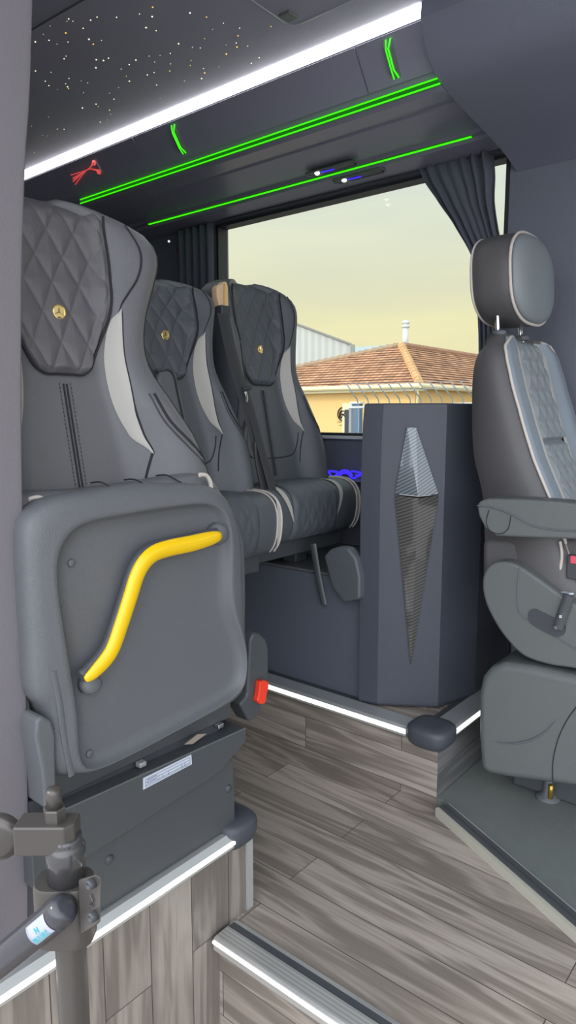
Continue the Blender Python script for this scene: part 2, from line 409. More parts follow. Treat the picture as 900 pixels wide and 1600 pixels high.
# far platform nosing along the aisle (plane Y = 1.66)
n2 = thing('stair_nosing', 'long lit aluminium edge trim along the far raised floor', 'edge trim', (-1.6, 1.66, .2))
mk('trim_profile', *prismd([(1.655+.055, .2), (1.655+.055, .207), (1.652, .207), (1.646, .2), (1.646, .178), (1.659, .178), (1.659, .2)], 'X', -3.9, -.93), ALU, n2, False)
mk('light_strip', *prismd([(1.6455, .199), (1.642, .197), (1.642, .187), (1.6455, .185)], 'X', -3.9, -.93), LEDF, n2, False)
mk('dark_insert', *prismd([(1.712, .2), (1.712, .206), (1.735, .206), (1.735, .2)], 'X', -3.9, -1.1), BLACKP, n2, False)
cap(n2, -.868, 1.682, .062, .060, .2)
n3 = thing('stair_nosing', 'short lit aluminium edge trim between console and front seat', 'edge trim', (-.83, 1.9, .2))
mk('trim_profile', *prismd([(-.885, .2), (-.885, .207), (-.828, .207), (-.822, .2), (-.822, .178), (-.834, .178), (-.834, .2)], 'Y', 1.74, 2.29), ALU, n3, False)
mk('light_strip', *prismd([(-.8215, .199), (-.818, .197), (-.818, .187), (-.8215, .185)], 'Y', 1.74, 2.29), LEDF, n3, False)
mk('dark_insert', *prismd([(-.905, .2), (-.905, .206), (-.887, .206), (-.887, .2)], 'Y', 1.75, 2.29), BLACKP, n3, False)
# door sill
sl = thing('door_sill', 'ribbed aluminium door sill at the bottom of the picture', 'door sill', (-.3, .935, 0))
mk('sill_plate', *prismd([(.902, -.018), (.902, .006), (.908, .010), (.945, .010), (.945, -.004), (.93, -.004), (.93, -.018)], 'X', NX+.012, .6), ALU2, sl, False)
mk('light_strip', *prismd([(.9015, .004), (.899, .003), (.899, -.002), (.9015, -.003)], 'X', NX+.012, .6), LEDF, sl, False)
mk('dark_insert', *prismd([(.9455, .0), (.9455, .008), (.963, .008), (.963, .0)], 'X', NX+.012, .6), BLACKP, sl, False)
mk('inner_lip', *prismd([(.9635, .0), (.9635, .009), (.974, .006), (.974, .0)], 'X', NX+.012, .6), ALU, sl, False)
# cab threshold
th = thing('cab_threshold', 'slanted beige edge profile bordering the grey cab floor', 'threshold', (e0.x, e0.y, 0))
d = (e1-e0).normalized(); nn = V((d.y, -d.x, 0))
if nn.y > 0: nn = -nn
def thr(name, a, b, z0, z1, m, s0=0, s1=1, z1b=None):
    A = e0.lerp(e1, s0); B = e0.lerp(e1, s1); vs = []
    for q, zz in ((A, z1), (B, z1b or z1)):
        for (o_, z_) in ((a, z0), (b, z0), (b, zz), (a, zz)):
            p = q + nn*o_; vs.append((p.x, p.y, z_))
    mk(name, vs, [(0, 1, 2, 3), (4, 7, 6, 5), (0, 4, 5, 1), (1, 5, 6, 2), (2, 6, 7, 3), (3, 7, 4, 0)], m, th, False)
BEIGE = mat('beige_edge', (188, 186, 172), .45)
thr('edge_face', .0005, .012, 0.0, .024, BEIGE)
thr('dark_profile', -.030, 0, .0225, .027, BLACKM)
thr('bright_line', -.034, -.031, .0225, .0265, ALU)
thr('dark_groove', -.016, -.013, .0275, .029, BLACKP)

# ------------------------------------------------------------------ ceiling lights, hatch
st_pts = []
tries = 0
while len(st_pts) < 98 and tries < 5000:
    tries += 1
    x = random.uniform(48, 440); y = random.uniform(5, 245)
    if y > 268-.419*(x-42)-22: continue
    if x > 380 and y < 40: continue
    if y < 45-.56*(x-50)+4: continue
    if random.random() > .35+.65*(y/240): continue
    p = at(x, y, 'Z', HC)
    if any((p-q).length < .012 for q in st_pts): continue
    st_pts.append(p)
v, f = lathed([(.0005, -.0016), (.0014, -.001), (.0016, 0)], (0, 0, 0), 'Z', 8)
s0 = None
for i, p in enumerate(st_pts):
    if s0 is None:
        s0 = mk('star_light', v, f, STAR, ce); s0.location = p; sy = mk('star_light', v, f, STARY, ce); sy.location = p+V((.03, .05, 0))
        for o in (s0, sy): pass
        # vertices are given around the origin
        continue
    o = (sy if i % 5 == 0 else s0).copy(); C.objects.link(o); o.parent = ce; o.location = p
    k = random.uniform(.5, 1.35); o.scale = (k, k, k)
ht = thing('roof_hatch', 'thin framed roof hatch at the top edge of the ceiling', 'roof hatch', (-1.25, 1.4, HC))
hx0, hx1, hy0, hy1 = -1.256, -.6, .9, 1.535
fr = []
outl = [(hx0, hy0), (hx0, hy1-.03), (hx0+.006, hy1-.01), (hx0+.03, hy1), (hx1, hy1), (hx1, hy0)]
tube('hatch_frame', [(x, y, HC-.003) for x, y in outl], .004, ALU, ht, 6, True, auto=None)
prism('hatch_panel', [(x, y) for x, y in outl], 'Z', HC-.006, HC-.001, CEIL, ht)
box('hatch_latch', hx0+.01, hx0+.045, hy1-.07, hy1-.03, HC-.012, HC-.006, SHELL2, ht, .002)
h2 = thing('ceiling_seam_profile', 'thin pale seam profile across the upper left ceiling', 'ceiling profile', (-1.7, 1.11, HC))
tube('seam_bead', [at(50, 47, 'Z', HC-.002), at(130, 0, 'Z', HC-.002), at(250, -70, 'Z', HC-.002)], .0025, SHELL, h2, 6)

# ------------------------------------------------------------------ luggage rack
XR = -.945
rk = thing('luggage_rack', 'long dark overhead luggage rack lined with green light strips', 'luggage rack', (-2.3, 1.7, 1.92))
face = [(1.678, 2.078), (1.768, 1.964)]
prof = [(1.70, HC+.03), (1.70, 2.085), (1.682, 2.076), (1.762, 1.972), (1.770, 1.962), (1.773, 1.944), (1.79, 1.938), (1.86, 1.944), (1.90, 1.953), (1.905, 1.948), (2.0, 1.948),
        (2.02, 1.957), (2.12, 1.957), (2.13, 1.949), (2.16, 1.949), (2.17, 1.94), (2.299, 1.932), (2.299, HC+.03)]
mk('rack_body', *prismd(prof, 'X', -3.99, XR), RACK, rk, False)
DOORM = mat('rack_door', (150, 150, 168), .5, bump=.2, bscale=400)
fd = V((0, 1.762-1.682, 1.972-2.076)).normalized(); fn = V((0, fd.z, -fd.y))
if fn.y > 0: fn = -fn
def facept(x, s, o=0):
    """s metres down the rack face"""
    p = V((x, 1.682, 2.076)) + fd*s + fn*o; return p
for (a, b) in ((-3.9, -3.02), (-3.015, -2.12), (-2.115, -1.16), (-1.155, XR-.002)):
    vs = [facept(a, .004, .001), facept(b, .004, .001), facept(b, .122, .001), facept(a, .122, .001), facept(a, .004, .006), facept(b, .004, .006), facept(b, .122, .006), facept(a, .122, .006)]
    mk('rack_door', vs, [(0, 1, 2, 3), (4, 5, 6, 7), (0, 1, 5, 4), (1, 2, 6, 5), (2, 3, 7, 6), (3, 0, 4, 7)], DOORM, rk, False)
mk('lip_highlight', *tubed([(-2.62, 1.767, 1.975), (XR, 1.767, 1.975)], .0035, 8), SHELL, rk)  # paler bead stands in for the highlight along the rack edge
# white strip at the ceiling
mk('white_light_strip', *prismd([(1.660, 2.099), (1.660, 2.095), (1.684, 2.077), (1.694, 2.081), (1.694, 2.099)], 'X', -3.95, XR-.001), LEDW, rk, False)
g = box('green_light_strip', -2.57, XR+.004, 1.763, 1.770, 1.944, 1.962, LEDGD, rk)
for zz in (1.9605, 1.9455): tube('light_line', [(-2.57, 1.7625, zz), (XR+.004, 1.7625, zz)], .0022, LEDG, g, 6)
g2 = box('thin_green_light_strip', -2.60, -1.03, 2.137, 2.147, 1.9455, 1.949, LEDGD, rk)
for yy in (2.139, 2.146): tube('light_line', [(-2.60, yy, 1.945), (-1.03, yy, 1.945)], .0016, LEDG, g2, 6)
HM = mat('handle_gloss', (120, 122, 128), .2, spec=.8)
def rack_handle(px, py):
    c = at(px, py, 'Y', 1.72); x = c.x
    hd = thing('rack_handle', None, None, (x, 1.70, 2.03)); 
    for k in ('label', 'category'):
        if k in hd: del hd[k]
    return x
def rhandle(x):
    # parts of the rack: a bent door handle with two green lines
    S = .024
    vs = []
    path = [(.010, .004), (.030, .016), (.060, .018), (.090, .018), (.112, .004)]
    rings = []
    for s, o in path:
        rings.append([facept(x-.014, s, .002), facept(x+.014, s, .002), facept(x+.012, s, o), facept(x-.012, s, o)])
    h = mk('door_handle', *loft(rings), HM, rk, False)
    for sgn in (-1, 1):
        pts = [facept(x+sgn*.0075+.006, .014, .010), facept(x+sgn*.0038, .034, .0195), facept(x+sgn*.0036, .084, .0205), facept(x+sgn*.0072, .108, .012)]
        tube('light_line', pts, .0019, LEDG, h, 6)
rhandle(at(280, 215, 'Y', 1.715).x); rhandle(at(613, 90, 'Y', 1.715).x)
# red lit handle (seen edge-on further back)
xr = at(142, 252, 'Y', 1.715).x
h = mk('door_handle', *loft([[facept(xr+.05-.016, s, .002), facept(xr+.05+.016, s, .002), facept(xr+.05+.012, s, o), facept(xr+.05-.012, s, o)] for s, o in ((.02, .004), (.035, .012), (.07, .012), (.085, .004))]), RACK, rk, False)
for (a, b, c, d_) in ((.05, .03, -.12, .045), (.05, .035, -.12, .058), (.05, .06, -.13, .070), (.05, .066, -.125, .082), (.05, .06, -.12, .064)):
    mid = ((a+c)/2+.03, .048)
    tube('red_light_line', spline([facept(xr+a, b, .014), facept(xr+mid[0], mid[1], .012), facept(xr+c, d_, .009)], 6), .0016, REDL, h, 6)
for s_ in (.034, .068):
    mk('red_light_dot', *lathed([(.001, -.006), (.009, -.004), (.010, 0), (.009, .004), (.001, .006)], facept(xr+.052, s_, .013), 'Y', 14), REDL, h)
# reading-light units under the rack
def reading(px, py, y):
    c = at(px, py, 'Z', 1.95); u = thing('reading_light', None, None, c)
    bpy.data.objects.remove(u)
def rlight(x, y, z):
    n = 36; L_, W_ = .085, .022; pts = []
    for j in range(n):
        a = 2*PI*j/n; sx = L_ if math.cos(a) >= 0 else -L_
        pts.append(V((x+sx+W_*math.cos(a), y+W_*math.sin(a), z)))
    u = tube('reading_light', pts, .0035, SHELL2, rk, 6, True, auto=None)
    tag(u, 'oval reading light unit with a bright lamp')
    prism('light_panel', [(p.x, p.y) for p in [V(q)+(V((x, y, z))-V(q))*.1 for q in pts]], 'Z', z-.001, z+.002, BLACKP, u)
    mk('lamp', *lathed([(.001, -.006), (.006, -.005), (.009, -.001), (.009, .001)], (x-.062, y, z-.001), 'Z', 14), LEDW, u)
    mk('blue_lamp', *tubed([(x-.045, y, z-.002), (x+.01, y+.004, z-.002)], .0025, 6), LEDB, u)
rlight(at(520, 262, 'Z', 1.953).x, at(520, 262, 'Z', 1.953).y-.01, 1.946)
rlight(at(560, 273, 'Z', 1.94).x, at(560, 273, 'Z', 1.94).y, 1.935)
# cab headlining / overhead cabinet that closes the rack end
oc = thing('overhead_cabinet', 'large plain dark overhead cabinet filling the upper right corner', 'overhead cabinet', (0, 1.9, 1.9))
e_ = .008
cab = [(1.66, HC+.03), (1.655, 2.06), (1.70, 1.995), (1.76, 1.955), (2.02, 1.91), (2.299, 1.86), (2.299, HC+.03)]
cab = [(p.x, p.y) for p in spline([(1.655, 2.06, 0), (1.69, 2.0, 0), (1.765, 1.95, 0), (1.92, 1.925, 0), (2.10, 1.905, 0), (2.22, 1.885, 0), (2.299, 1.862, 0)], 6)] + [(2.299, HC+.03), (1.66, HC+.03)]
mk('cabinet_body', *prismd(cab, 'X', XR+.002, 1.19), LINING, oc, True, auto=.5)
for nme, p0, p1 in (('panel_seam', (-.10, 1.6545, 2.05), (-.10, 1.733, 1.963)),):
    tube(nme, [p0, p1], .0015, SEAM, oc, 6)

# ------------------------------------------------------------------ curtain
ct = thing('curtain', 'dark gathered curtain hanging at the front end of the window', 'curtain', (-1.12, 2.26, 1.0))
ctl = [(1.0, -1.02), (1.35, -1.035), (1.5, -1.05), (1.606, -1.073), (1.74, -1.15), (1.83, -1.215), (1.90, -1.262), (1.93, -1.275), (1.945, -1.276)]
ctr = [(1.0, -.94), (1.3, -.945), (1.5, -.955), (1.62, -.965), (1.70, -.985), (1.78, -1.000), (1.86, -1.002), (1.93, -1.012), (1.945, -1.015)]
def cf(u, v):
    z = 1.0 + .945*v; a = interp(ctl, z); b = interp(ctr, z)
    amp = .010+.008*math.sin(u*5+v*3)
    wv = amp*math.sin(u*2*PI*6.5 + .8*math.sin(v*4))
    return V((a+(b-a)*u, 2.262+wv, z))
sheet('curtain_cloth', cf, 90, 40, CURT, ct, .002)
tube('curtain_rail', [(-2.3, 2.27, 1.93), (-.97, 2.27, 1.93)], .005, BLACKP, ct, 8)
cb_ = thing('curtain', 'dark curtain gathered at the rear end of the window', 'curtain', (-2.36, 2.26, 1.0))
def cf2(u, v):
    z = 1.0+.93*v
    return V((-2.55+.235*u, 2.265+.012*math.sin(u*2*PI*5+v), z))
sheet('curtain_cloth', cf2, 60, 20, CURT, cb_, .002)
# red strap beyond the middle seat
rs = tag(tube('emergency_hammer_strap', [at(277, 385, 'Y', 2.294), at(281, 400, 'Y', 2.294), at(284, 446, 'Y', 2.294)], .010, mat('red_strap', (150, 70, 75), .6), None, 6, flat=(.25, 1), up=V((0, 1, 0)), loc=at(281, 400, 'Y', 2.22)),
         'small dull red strap hanging on the wall above the middle seat', 'strap')
wb = tag(tube('wall_hook', [at(262, 380, 'Y', 2.285), at(264, 377, 'Y', 2.25)], .006, CHROME, None, 8, loc=at(262, 380, 'Y', 2.285)), 'tiny chrome hook on the rear wall beside the folding seat top', 'hook')
cb_.location.x += 0

# ------------------------------------------------------------------ passenger seats
SX, SY = -1.2, .755       # near seat: centre of its emblem
HW = [(.70, .250), (.85, .250), (.95, .245), (1.03, .222), (1.10, .192), (1.18, .168), (1.27, .170), (1.36, .190), (1.42, .197), (1.46, .188), (1.50, .165), (1.52, .14)]
BH = [(.70, .050), (.95, .065), (1.1, .060), (1.2, .045), (1.3, .055), (1.42, .060), (1.5, .04)]
def hw(z): return interp(HW, z)
def xr_(z): return .20*(1.273-z) if z < 1.35 else .20*(1.273-1.35) - .10*(z-1.35)
def sx_(y, z):
    u = min(1, abs(y)/hw(z)); b = interp(BH, z)
    return xr_(z) + b*(ss(.42, .80, u)) - (b+.035)*(max(0, u-.84)/.16)**2.2
def Sp(y, z, e=0):
    """point on the front surface of the near seat's back"""
    return V((SX+sx_(y, z)+e, SY+y, z))
def squash(s_, z1, k):
    """lower the head of a seat: heights above z1 shrink by k"""
    for ch in [o for o in bpy.data.objects if o.parent == s_]:
        ch.data = ch.data.copy()
        for v_ in ch.data.vertices:
            z = v_.co.z+.2
            if z > z1: v_.co.z = z1+(z-z1)*k-.2
seat = thing('passenger_seat', 'black leather passenger seat nearest the camera, cushion folded up, yellow grab handle', 'seat', (SX, SY, .2), 'passenger seats in a row')
rings = []
zs = [.70+.02*i for i in range(40)]+[1.493, 1.503, 1.509, 1.512]
for k, z in enumerate(zs):
    sh = 1.0; th_ = 1.0
    if z > 1.44:
        t = min(1, (z-1.44)/(1.513-1.44)); sh = math.sqrt(max(.0, 1-t**2.6))*.72+.28 if t < 1 else .28; th_ = math.sqrt(max(.02, 1-t*t))
    ring = []
    N_ = 40
    for i in range(N_+1):
        u = -1+2*i/N_; y = u*hw(z); x = sx_(y, z)
        xc = xr_(z)-.03
        lift = .010*ss(1.40, 1.5, z)*ss(.45, .8, abs(u))
        ring.append(V((SX+xc+(x-xc)*th_, SY+y*sh, z+lift)))
    nb = 14
    for i in range(1, nb):
        u = 1-2*i/nb; y = u*hw(z)*.97
        ua = abs(u)
        x = xr_(z)-.105+.055*ua**4
        xc = xr_(z)-.03
        ring.append(V((SX+xc+(x-xc)*th_, SY+y*sh, z)))
    rings.append(ring)
mk('backrest', *loft(rings), LEATH, seat, True)
# quilted head pad
def quilt(y, z, w=.058, h=.112):
    a = PI*(y/w + z/h); b = PI*(y/w - z/h)
    return min(abs(math.sin(a)), abs(math.sin(b)))**.55
PADW = [(1.158, .044), (1.165, .056), (1.185, .068), (1.22, .084), (1.27, .102), (1.32, .113), (1.40, .118), (1.505, .114)]
def padf(u, v):
    z = 1.158+(1.508-1.158)*v
    pw = interp(PADW, z); uu = -1+2*u; y = uu*pw
    ed = ss(0, .10, 1-abs(uu))*ss(0, .05, v)
    zz = min(z, 1.512)
    back = 0
    if z > 1.47: back = -.035*((z-1.47)/.038)**2
    return Sp(y, zz, .002+ed*(.007+.0075*quilt(y, z-1.273+.056))+back)+V((0, 0, 0))
pad = sheet('quilted_pad', padf, 84, 130, LEATHQ, seat)
padpipe = [Sp(-interp(PADW, z), z, .006) for z in [1.49-.02*i for i in range(17)]] + [Sp(y, 1.158, .006) for y in (-.04, -.02, 0, .02, .04)] + [Sp(interp(PADW, z), z, .006) for z in [1.17+.02*i for i in range(17)]]
tube('pad_piping', spline(padpipe, 2), .0024, SEAM, seat, 6)
# emblem with three pointed star
em = mk('emblem', *lathed([(.001, .004), (.0115, .004), (.0125, .0065), (.0138, .006), (.0145, .002), (.0145, -.004)], Sp(0, 1.273, .014), 'X', 28), GOLD, seat, auto=.6)
ev = []
for k in range(3):
    a = PI/2+k*2*PI/3; d = V((0, math.cos(a), math.sin(a))); s = V((0, -d.z, d.y)); c = Sp(0, 1.273, .018)
    ev.append(([c+d*.0115+V((.0012, 0, 0)), c+s*.0016+V((.0002, 0, 0)), c-s*.0016+V((.0002, 0, 0)), c+V((.0028, 0, 0))], [(0, 1, 3), (0, 3, 2), (1, 0, 2)]))
mk('emblem_star', *merge(*ev), CHROME, em, False)
# light crescent inserts
def crescent(sg):
    zt, zb = 1.290, 1.005
    IN = [(1.005, .141), (1.04, .118), (1.09, .099), (1.14, .090), (1.19, .089), (1.24, .097), (1.27, .107), (1.29, .122)]
    OU = [(1.005, .143), (1.04, .134), (1.09, .1255), (1.14, .121), (1.19, .1185), (1.24, .120), (1.27, .122), (1.29, .123)]
    def f(u, v):
        z = zb+(zt-zb)*v; a = interp(IN, z); b = interp(OU, z)
        return Sp(sg*(a+(b-a)*u), z, .0025+.002*math.sin(u*PI))
    sheet('light_insert', f, 8, 40, WHITEL, seat)
    tube('insert_seam', [Sp(sg*interp(OU, zb+(zt-zb)*i/30), zb+(zt-zb)*i/30, .002) for i in range(31)], .0014, SEAM, seat, 6)
    # bolster seams
    tube('bolster_seam', spline([Sp(sg*.145, 1.125, .001), Sp(sg*.160, 1.07, .001), Sp(sg*.190, 1.02, .001), Sp(sg*.218, .985, .0), Sp(sg*.238, .965, -.004)], 8), .002, SEAM, seat, 6)
    tube('bolster_seam', spline([Sp(sg*.139, 1.125, .001), Sp(sg*.154, 1.068, .001), Sp(sg*.184, 1.014, .001), Sp(sg*.212, .978, .0), Sp(sg*.232, .958, -.003)], 8), .0012, PIPED, seat, 6)
    tube('rim_seam', [Sp(sg*hw(z)*.90, z, -.001) for z in [.82+.02*i for i in range(32)]], .0015, SEAM, seat, 6)
    tube('neck_seam', spline([Sp(sg*.142, 1.48, .001), Sp(sg*.152, 1.42, .001), Sp(sg*.146, 1.36, .001), Sp(sg*.125, 1.30, .001), Sp(sg*.110, 1.26, .001)], 8), .0013, SEAM, seat, 6)
    tube('lower_seam', spline([Sp(sg*.142, 1.005, .001), Sp(sg*.134, .95, .001), Sp(sg*.128, .90, .001)], 6), .0018, SEAM, seat, 6)
crescent(1); crescent(-1)
tube('centre_seam', [Sp(.0035, z, .001) for z in [.86+.02*i for i in range(15)]], .0018, SEAM, seat, 6)
tube('centre_seam', [Sp(-.0035, z, .001) for z in [.86+.02*i for i in range(15)]], .0018, SEAM, seat, 6)
for sy_ in (-.012, .012):
    dash = []
    for i in range(38):
        z = .86+.0075*i
        dash.append(tubed([Sp(sy_, z, .001), Sp(sy_, z+.0045, .001)], .0008, 4))
    mk('stitching', *merge(*dash), SEAM, seat, False)

squash(seat, 1.33, .87)
# near seat only: copies are made of what stands so far
near_parts_common = [o for o in bpy.data.objects if o.parent == seat]
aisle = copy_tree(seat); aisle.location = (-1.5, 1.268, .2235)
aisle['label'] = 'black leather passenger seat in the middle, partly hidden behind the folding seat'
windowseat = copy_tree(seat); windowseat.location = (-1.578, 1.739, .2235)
windowseat['label'] = 'black leather passenger seat beside the window with its cushion down'
for s in (aisle, windowseat):
    for ch in [o for o in bpy.data.objects if o.parent == s]:
        base = ch.name.split('.')[0]
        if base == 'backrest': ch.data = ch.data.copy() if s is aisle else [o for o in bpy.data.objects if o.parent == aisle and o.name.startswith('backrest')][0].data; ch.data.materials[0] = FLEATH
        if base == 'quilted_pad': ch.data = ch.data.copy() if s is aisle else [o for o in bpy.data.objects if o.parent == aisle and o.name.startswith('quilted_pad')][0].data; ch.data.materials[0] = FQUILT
        

squash(aisle, 1.30, .68)
for ch in [o for o in bpy.data.objects if o.parent == seat]:      # the nearest seat has broader wings
    ch.data = ch.data.copy()
    for v_ in ch.data.vertices:
        y = v_.co.y; a = abs(y)
        if a > .125:
            z = v_.co.z+.2; k = 1.62 if z > 1.05 else 1.40
            k = 1.52+.42*ss(.9, 1.15, z)
            v_.co.y = math.copysign(.125+(a-.125)*k, y); v_.co.x += .10*(a-.125)
# U shaped seam on the far seats
def local(s, y, z, e=0): return V((s.location.x+sx_(y, z)+e, s.location.y+y, z+.0235))
us = None
for s in (aisle, windowseat):
    pts = spline([local(s, -.13, 1.0, .001), local(s, -.125, .96, .001), local(s, -.10, .925, .001), local(s, 0, .918, .001), local(s, .10, .925, .001), local(s, .125, .96, .001), local(s, .13, 1.0, .001)], 6)
    tube('lower_back_seam', pts, .0018, SEAM, s, 6)

# ---- unfolded cushions
CP = [(-.16, .79), (-.06, .815), (.06, .832), (.15, .842), (.205, .838), (.238, .818), (.252, .785), (.252, .74), (.243, .70), (.222, .672), (.18, .662), (.05, .662), (-.16, .662)]
def cush_pts(): return [(p.x, p.y) for p in spline([(*q, 0) for q in CP], 4, True)]
CPATH = [(p.x, p.y) for p in spline([(*q, 0) for q in CP[:10]], 6)]
def cpath(s):
    k = s*(len(CPATH)-1); i = min(int(k), len(CPATH)-2); t = k-i
    return (CPATH[i][0]*(1-t)+CPATH[i+1][0]*t, CPATH[i][1]*(1-t)+CPATH[i+1][1]*t)
def cnorm(s):
    a = cpath(max(0, s-.02)); b = cpath(min(1, s+.02)); d = V((b[0]-a[0], 0, b[1]-a[1])).normalized(); return V((-d.z, 0, d.x))
def cushion(s, HWc, ins_=True):
    ox, oy, oz = s.location.x, s.location.y, s.location.z-.2
    prof = cush_pts(); cx, cz = .05, .75; rings = []
    for (yy, ins) in ((-HWc, .030), (-HWc+.004, .014), (-HWc+.012, .004), (-HWc+.024, 0), (-HWc*.55, 0), (-HWc*.5, -.0), (0, 0), (HWc*.5, 0), (HWc*.55, 0), (HWc-.024, 0), (HWc-.012, .004), (HWc-.004, .014), (HWc, .030)):
        ring = []
        for (x, z) in prof:
            d = V((x-cx, z-cz)); l = d.length; d2 = d*(1-ins/l)
            ring.append(V((ox+cx+d2.x, oy+yy, oz+cz+d2.y)))
        rings.append(ring)
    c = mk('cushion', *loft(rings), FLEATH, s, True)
    def pt(y, t, e=0):
        q = cpath(t); n = cnorm(t); return V((ox+q[0], oy+y, oz+q[1]))+n*e
    # quilted centre
    def qf(u, v):
        y = -.115+.23*u; t = .05+.9*v; ed = ss(0, .06, u)*ss(0, .06, 1-u)
        return pt(y, t, .002+ed*(.005+.003*quilt(y, t*.42, .046, .08)))
    sheet('cushion_centre', qf, 60, 50, FQUILT, c)
    for sg in (-1, 1):
        def cf3(u, v):
            t = .25+.55*v
            wd = .022*math.sin(PI*min(1, v*1.0))**.7
            y = sg*(.130+.026*math.sin(PI*v) - .018*v)
            return pt(y+sg*(u-.5)*wd, t, .0035)
        if ins_: sheet('light_insert', cf3, 6, 30, WHITEL, c)
        for (off, r) in ((.004, .0035), (.022, .0026)):
            tube('piping', [pt(sg*(HWc-.008-off), .02+.96*i/40, .002) for i in range(41)], r, PIPE, c, 6)
        def wf(u, v):
            t = .50+.47*v; return pt(sg*(HWc-.012-.018*u*math.sin(PI*v)), t, .0025)
        sheet('light_edge', wf, 5, 24, WHITEL, c)
    return c
c1 = cushion(windowseat, .258)
c2 = cushion(aisle, .218, False)
def seat_frame(s, HWc, foot):
    ox, oy, oz = s.location.x, s.location.y, s.location.z-.2
    f = box('seat_frame', ox-.16, ox+.19, oy-HWc+.03, oy+HWc-.03, oz+.61, oz+.668, BLACKM, s, .008)
    for (a, b, z0) in foot: box('seat_leg', a[0], a[1], b[0], b[1], z0, oz+.615, BLACKM, s, .006)
    return f
seat_frame(windowseat, .258, [((-1.72, -1.66), (1.78, 1.84), .588), ((-1.50, -1.44), (1.78, 1.84), .588), ((-1.72, -1.66), (1.9, 1.96), .588)])
seat_frame(aisle, .218, [((-1.66, -1.58), (1.12, 1.18), 0.0), ((-1.66, -1.58), (1.33, 1.39), 0.0)])
# window seat: hanging strut + side shell under the cushion front
tube('support_strut', [at(489, 850, 'Y', 1.715), at(497, 900, 'Y', 1.712), at(506, 945, 'Y', 1.71)], .012, BLACKM, windowseat, 8, flat=(.5, 1), up=V((0, 1, 0)))
shp = [at(x, y, 'Y', 1.80) for x, y in ((508, 866), (516, 856), (535, 852), (570, 862), (585, 885), (585, 960), (566, 965), (562, 905), (550, 880), (530, 868), (516, 866), (514, 880), (507, 880))]
shp2 = [at(x, y, 'Y', 1.70) for x, y in ((510, 868), (520, 857), (535, 853), (548, 856), (560, 872), (566, 900), (566, 935), (540, 940), (522, 915))]
prism('side_shell', [(p.x, p.z) for p in shp2], 'Y', 1.685, 1.725, FLEATH, windowseat, .008)
# armrest of the middle seat
ap = [at(x, y, 'X', -1.30) for x, y in ((244, 578), (262, 574), (273, 585), (281, 620), (288, 655), (300, 700), (318, 750), (250, 750), (240, 640))]
prism('armrest', [(p.y, p.z) for p in ap], 'X', -1.34, -1.29, SHELL, aisle, .010)
tube('armrest_rim', spline([p+V((.0, 0, 0)) for p in [at(x, y, 'X', -1.288) for x, y in ((246, 581), (262, 577), (272, 588), (279, 620), (287, 656))]], 6), .003, PIPED, aisle, 6)

# pedestal box under the window seat
pb = thing('seat_pedestal', 'dark box pedestal under the window seat', 'pedestal', (-1.7, 2.0, .2))
box('pedestal_body', -2.9, -1.14, 1.735, 2.298, .2, .580, mat('pedestal_carpet', (96, 102, 114), .7, bump=.3, bscale=600), pb, .008)
box('pedestal_top', -2.9, -1.13, 1.728, 2.298, .580, .588, SHELL, pb, .003)
# dark side ledge beside the window with the blue lights
wlg = thing('side_ledge', 'dark wall ledge below the window with blue lit lattice', 'ledge', (-1.7, 2.2, .588))
box('ledge_body', -2.6, -1.15, 2.16, 2.298, .588, .835, WALLM, wlg, .006)
box('ledge_top', -2.6, -1.15, 2.12, 2.298, .835, .842, SHELL, wlg, .003)
bl = []
y0 = 2.2
def bp(x, y): return at(x, y, 'Y', 2.2)
for (pts, m, r) in (([(512, 736), (520, 745), (528, 738), (513, 736)], LEDB, .005), ([(528, 744), (536, 737), (545, 739), (549, 745)], LEDB, .010), ([(549, 736), (556, 737), (565, 739)], LEDB, .004),
                    ([(556, 744), (563, 742), (567, 737)], LEDB, .007), ([(520, 748), (527, 746), (533, 746)], LEDB, .005), ([(529, 746), (537, 750), (544, 751)], LEDP, .007), ([(549, 748), (556, 747)], LEDB, .006)):
    tube('blue_light' if m is LEDB else 'violet_light', spline([bp(*q) for q in pts], 5), r, m, wlg, 8, flat=(.9, .35), up=V((0, 0, 1)))

# seat belt of the window seat
sb = thing('seat_belt', 'black seat belt hanging from a cream guide beside the window seat', 'seat belt', at(345, 620, 'X', -1.47))
def sbp(x, y, X=-1.46): return at(x, y, 'X', X)
gp = [sbp(x, y, -1.52) for x, y in ((337, 452), (340, 446), (346, 444), (349, 440), (353, 441), (355, 448), (356, 480), (350, 481), (347, 478), (342, 480), (338, 465))]
prism('belt_guide', [(p.y, p.z) for p in gp], 'X', -1.54, -1.515, CREAM, sb, .004)
tube('guide_edge', [sbp(351, 443, -1.512), sbp(351, 478, -1.512)], .0022, BRASS, sb, 6)
box('guide_slot', -1.53, -1.505, sbp(341, 484, -1.52).y, sbp(355, 484, -1.52).y, sbp(348, 496, -1.52).z, sbp(348, 478, -1.52).z, BLACKP, sb, .003)
def strap(nm, pts, w, X0, X1):
    P_ = [at(x, y, 'X', X0+(X1-X0)*i/(len(pts)-1)) for i, (x, y) in enumerate(pts)]
    tube(nm, spline(P_, 6), w, BELT, sb, 8, flat=(1, .12), up=V((0, 1, 0)))
strap('shoulder_strap', [(349, 492), (357, 530), (368, 575), (384, 630), (400, 690), (417, 765)], .024, -1.50, -1.33)
strap('lap_strap', [(377, 590), (392, 640), (408, 700), (426, 765)], .016, -1.43, -1.31)
tube('belt_tongue', [at(384, 612, 'X', -1.392), at(386, 622, 'X', -1.388), at(385, 628, 'X', -1.386)], .004, CHROME, sb, 8, flat=(1, .4), up=V((0, 1, 0)))
tube('belt_stop', [at(379, 608, 'X', -1.40), at(391, 606, 'X', -1.40)], .006, BLACKP, sb, 8)
tube('strap_edge', spline([at(x, y, 'X', -1.345) for x, y in ((398, 690), (400, 720), (408, 760))], 5), .005, BELT, sb, 6)

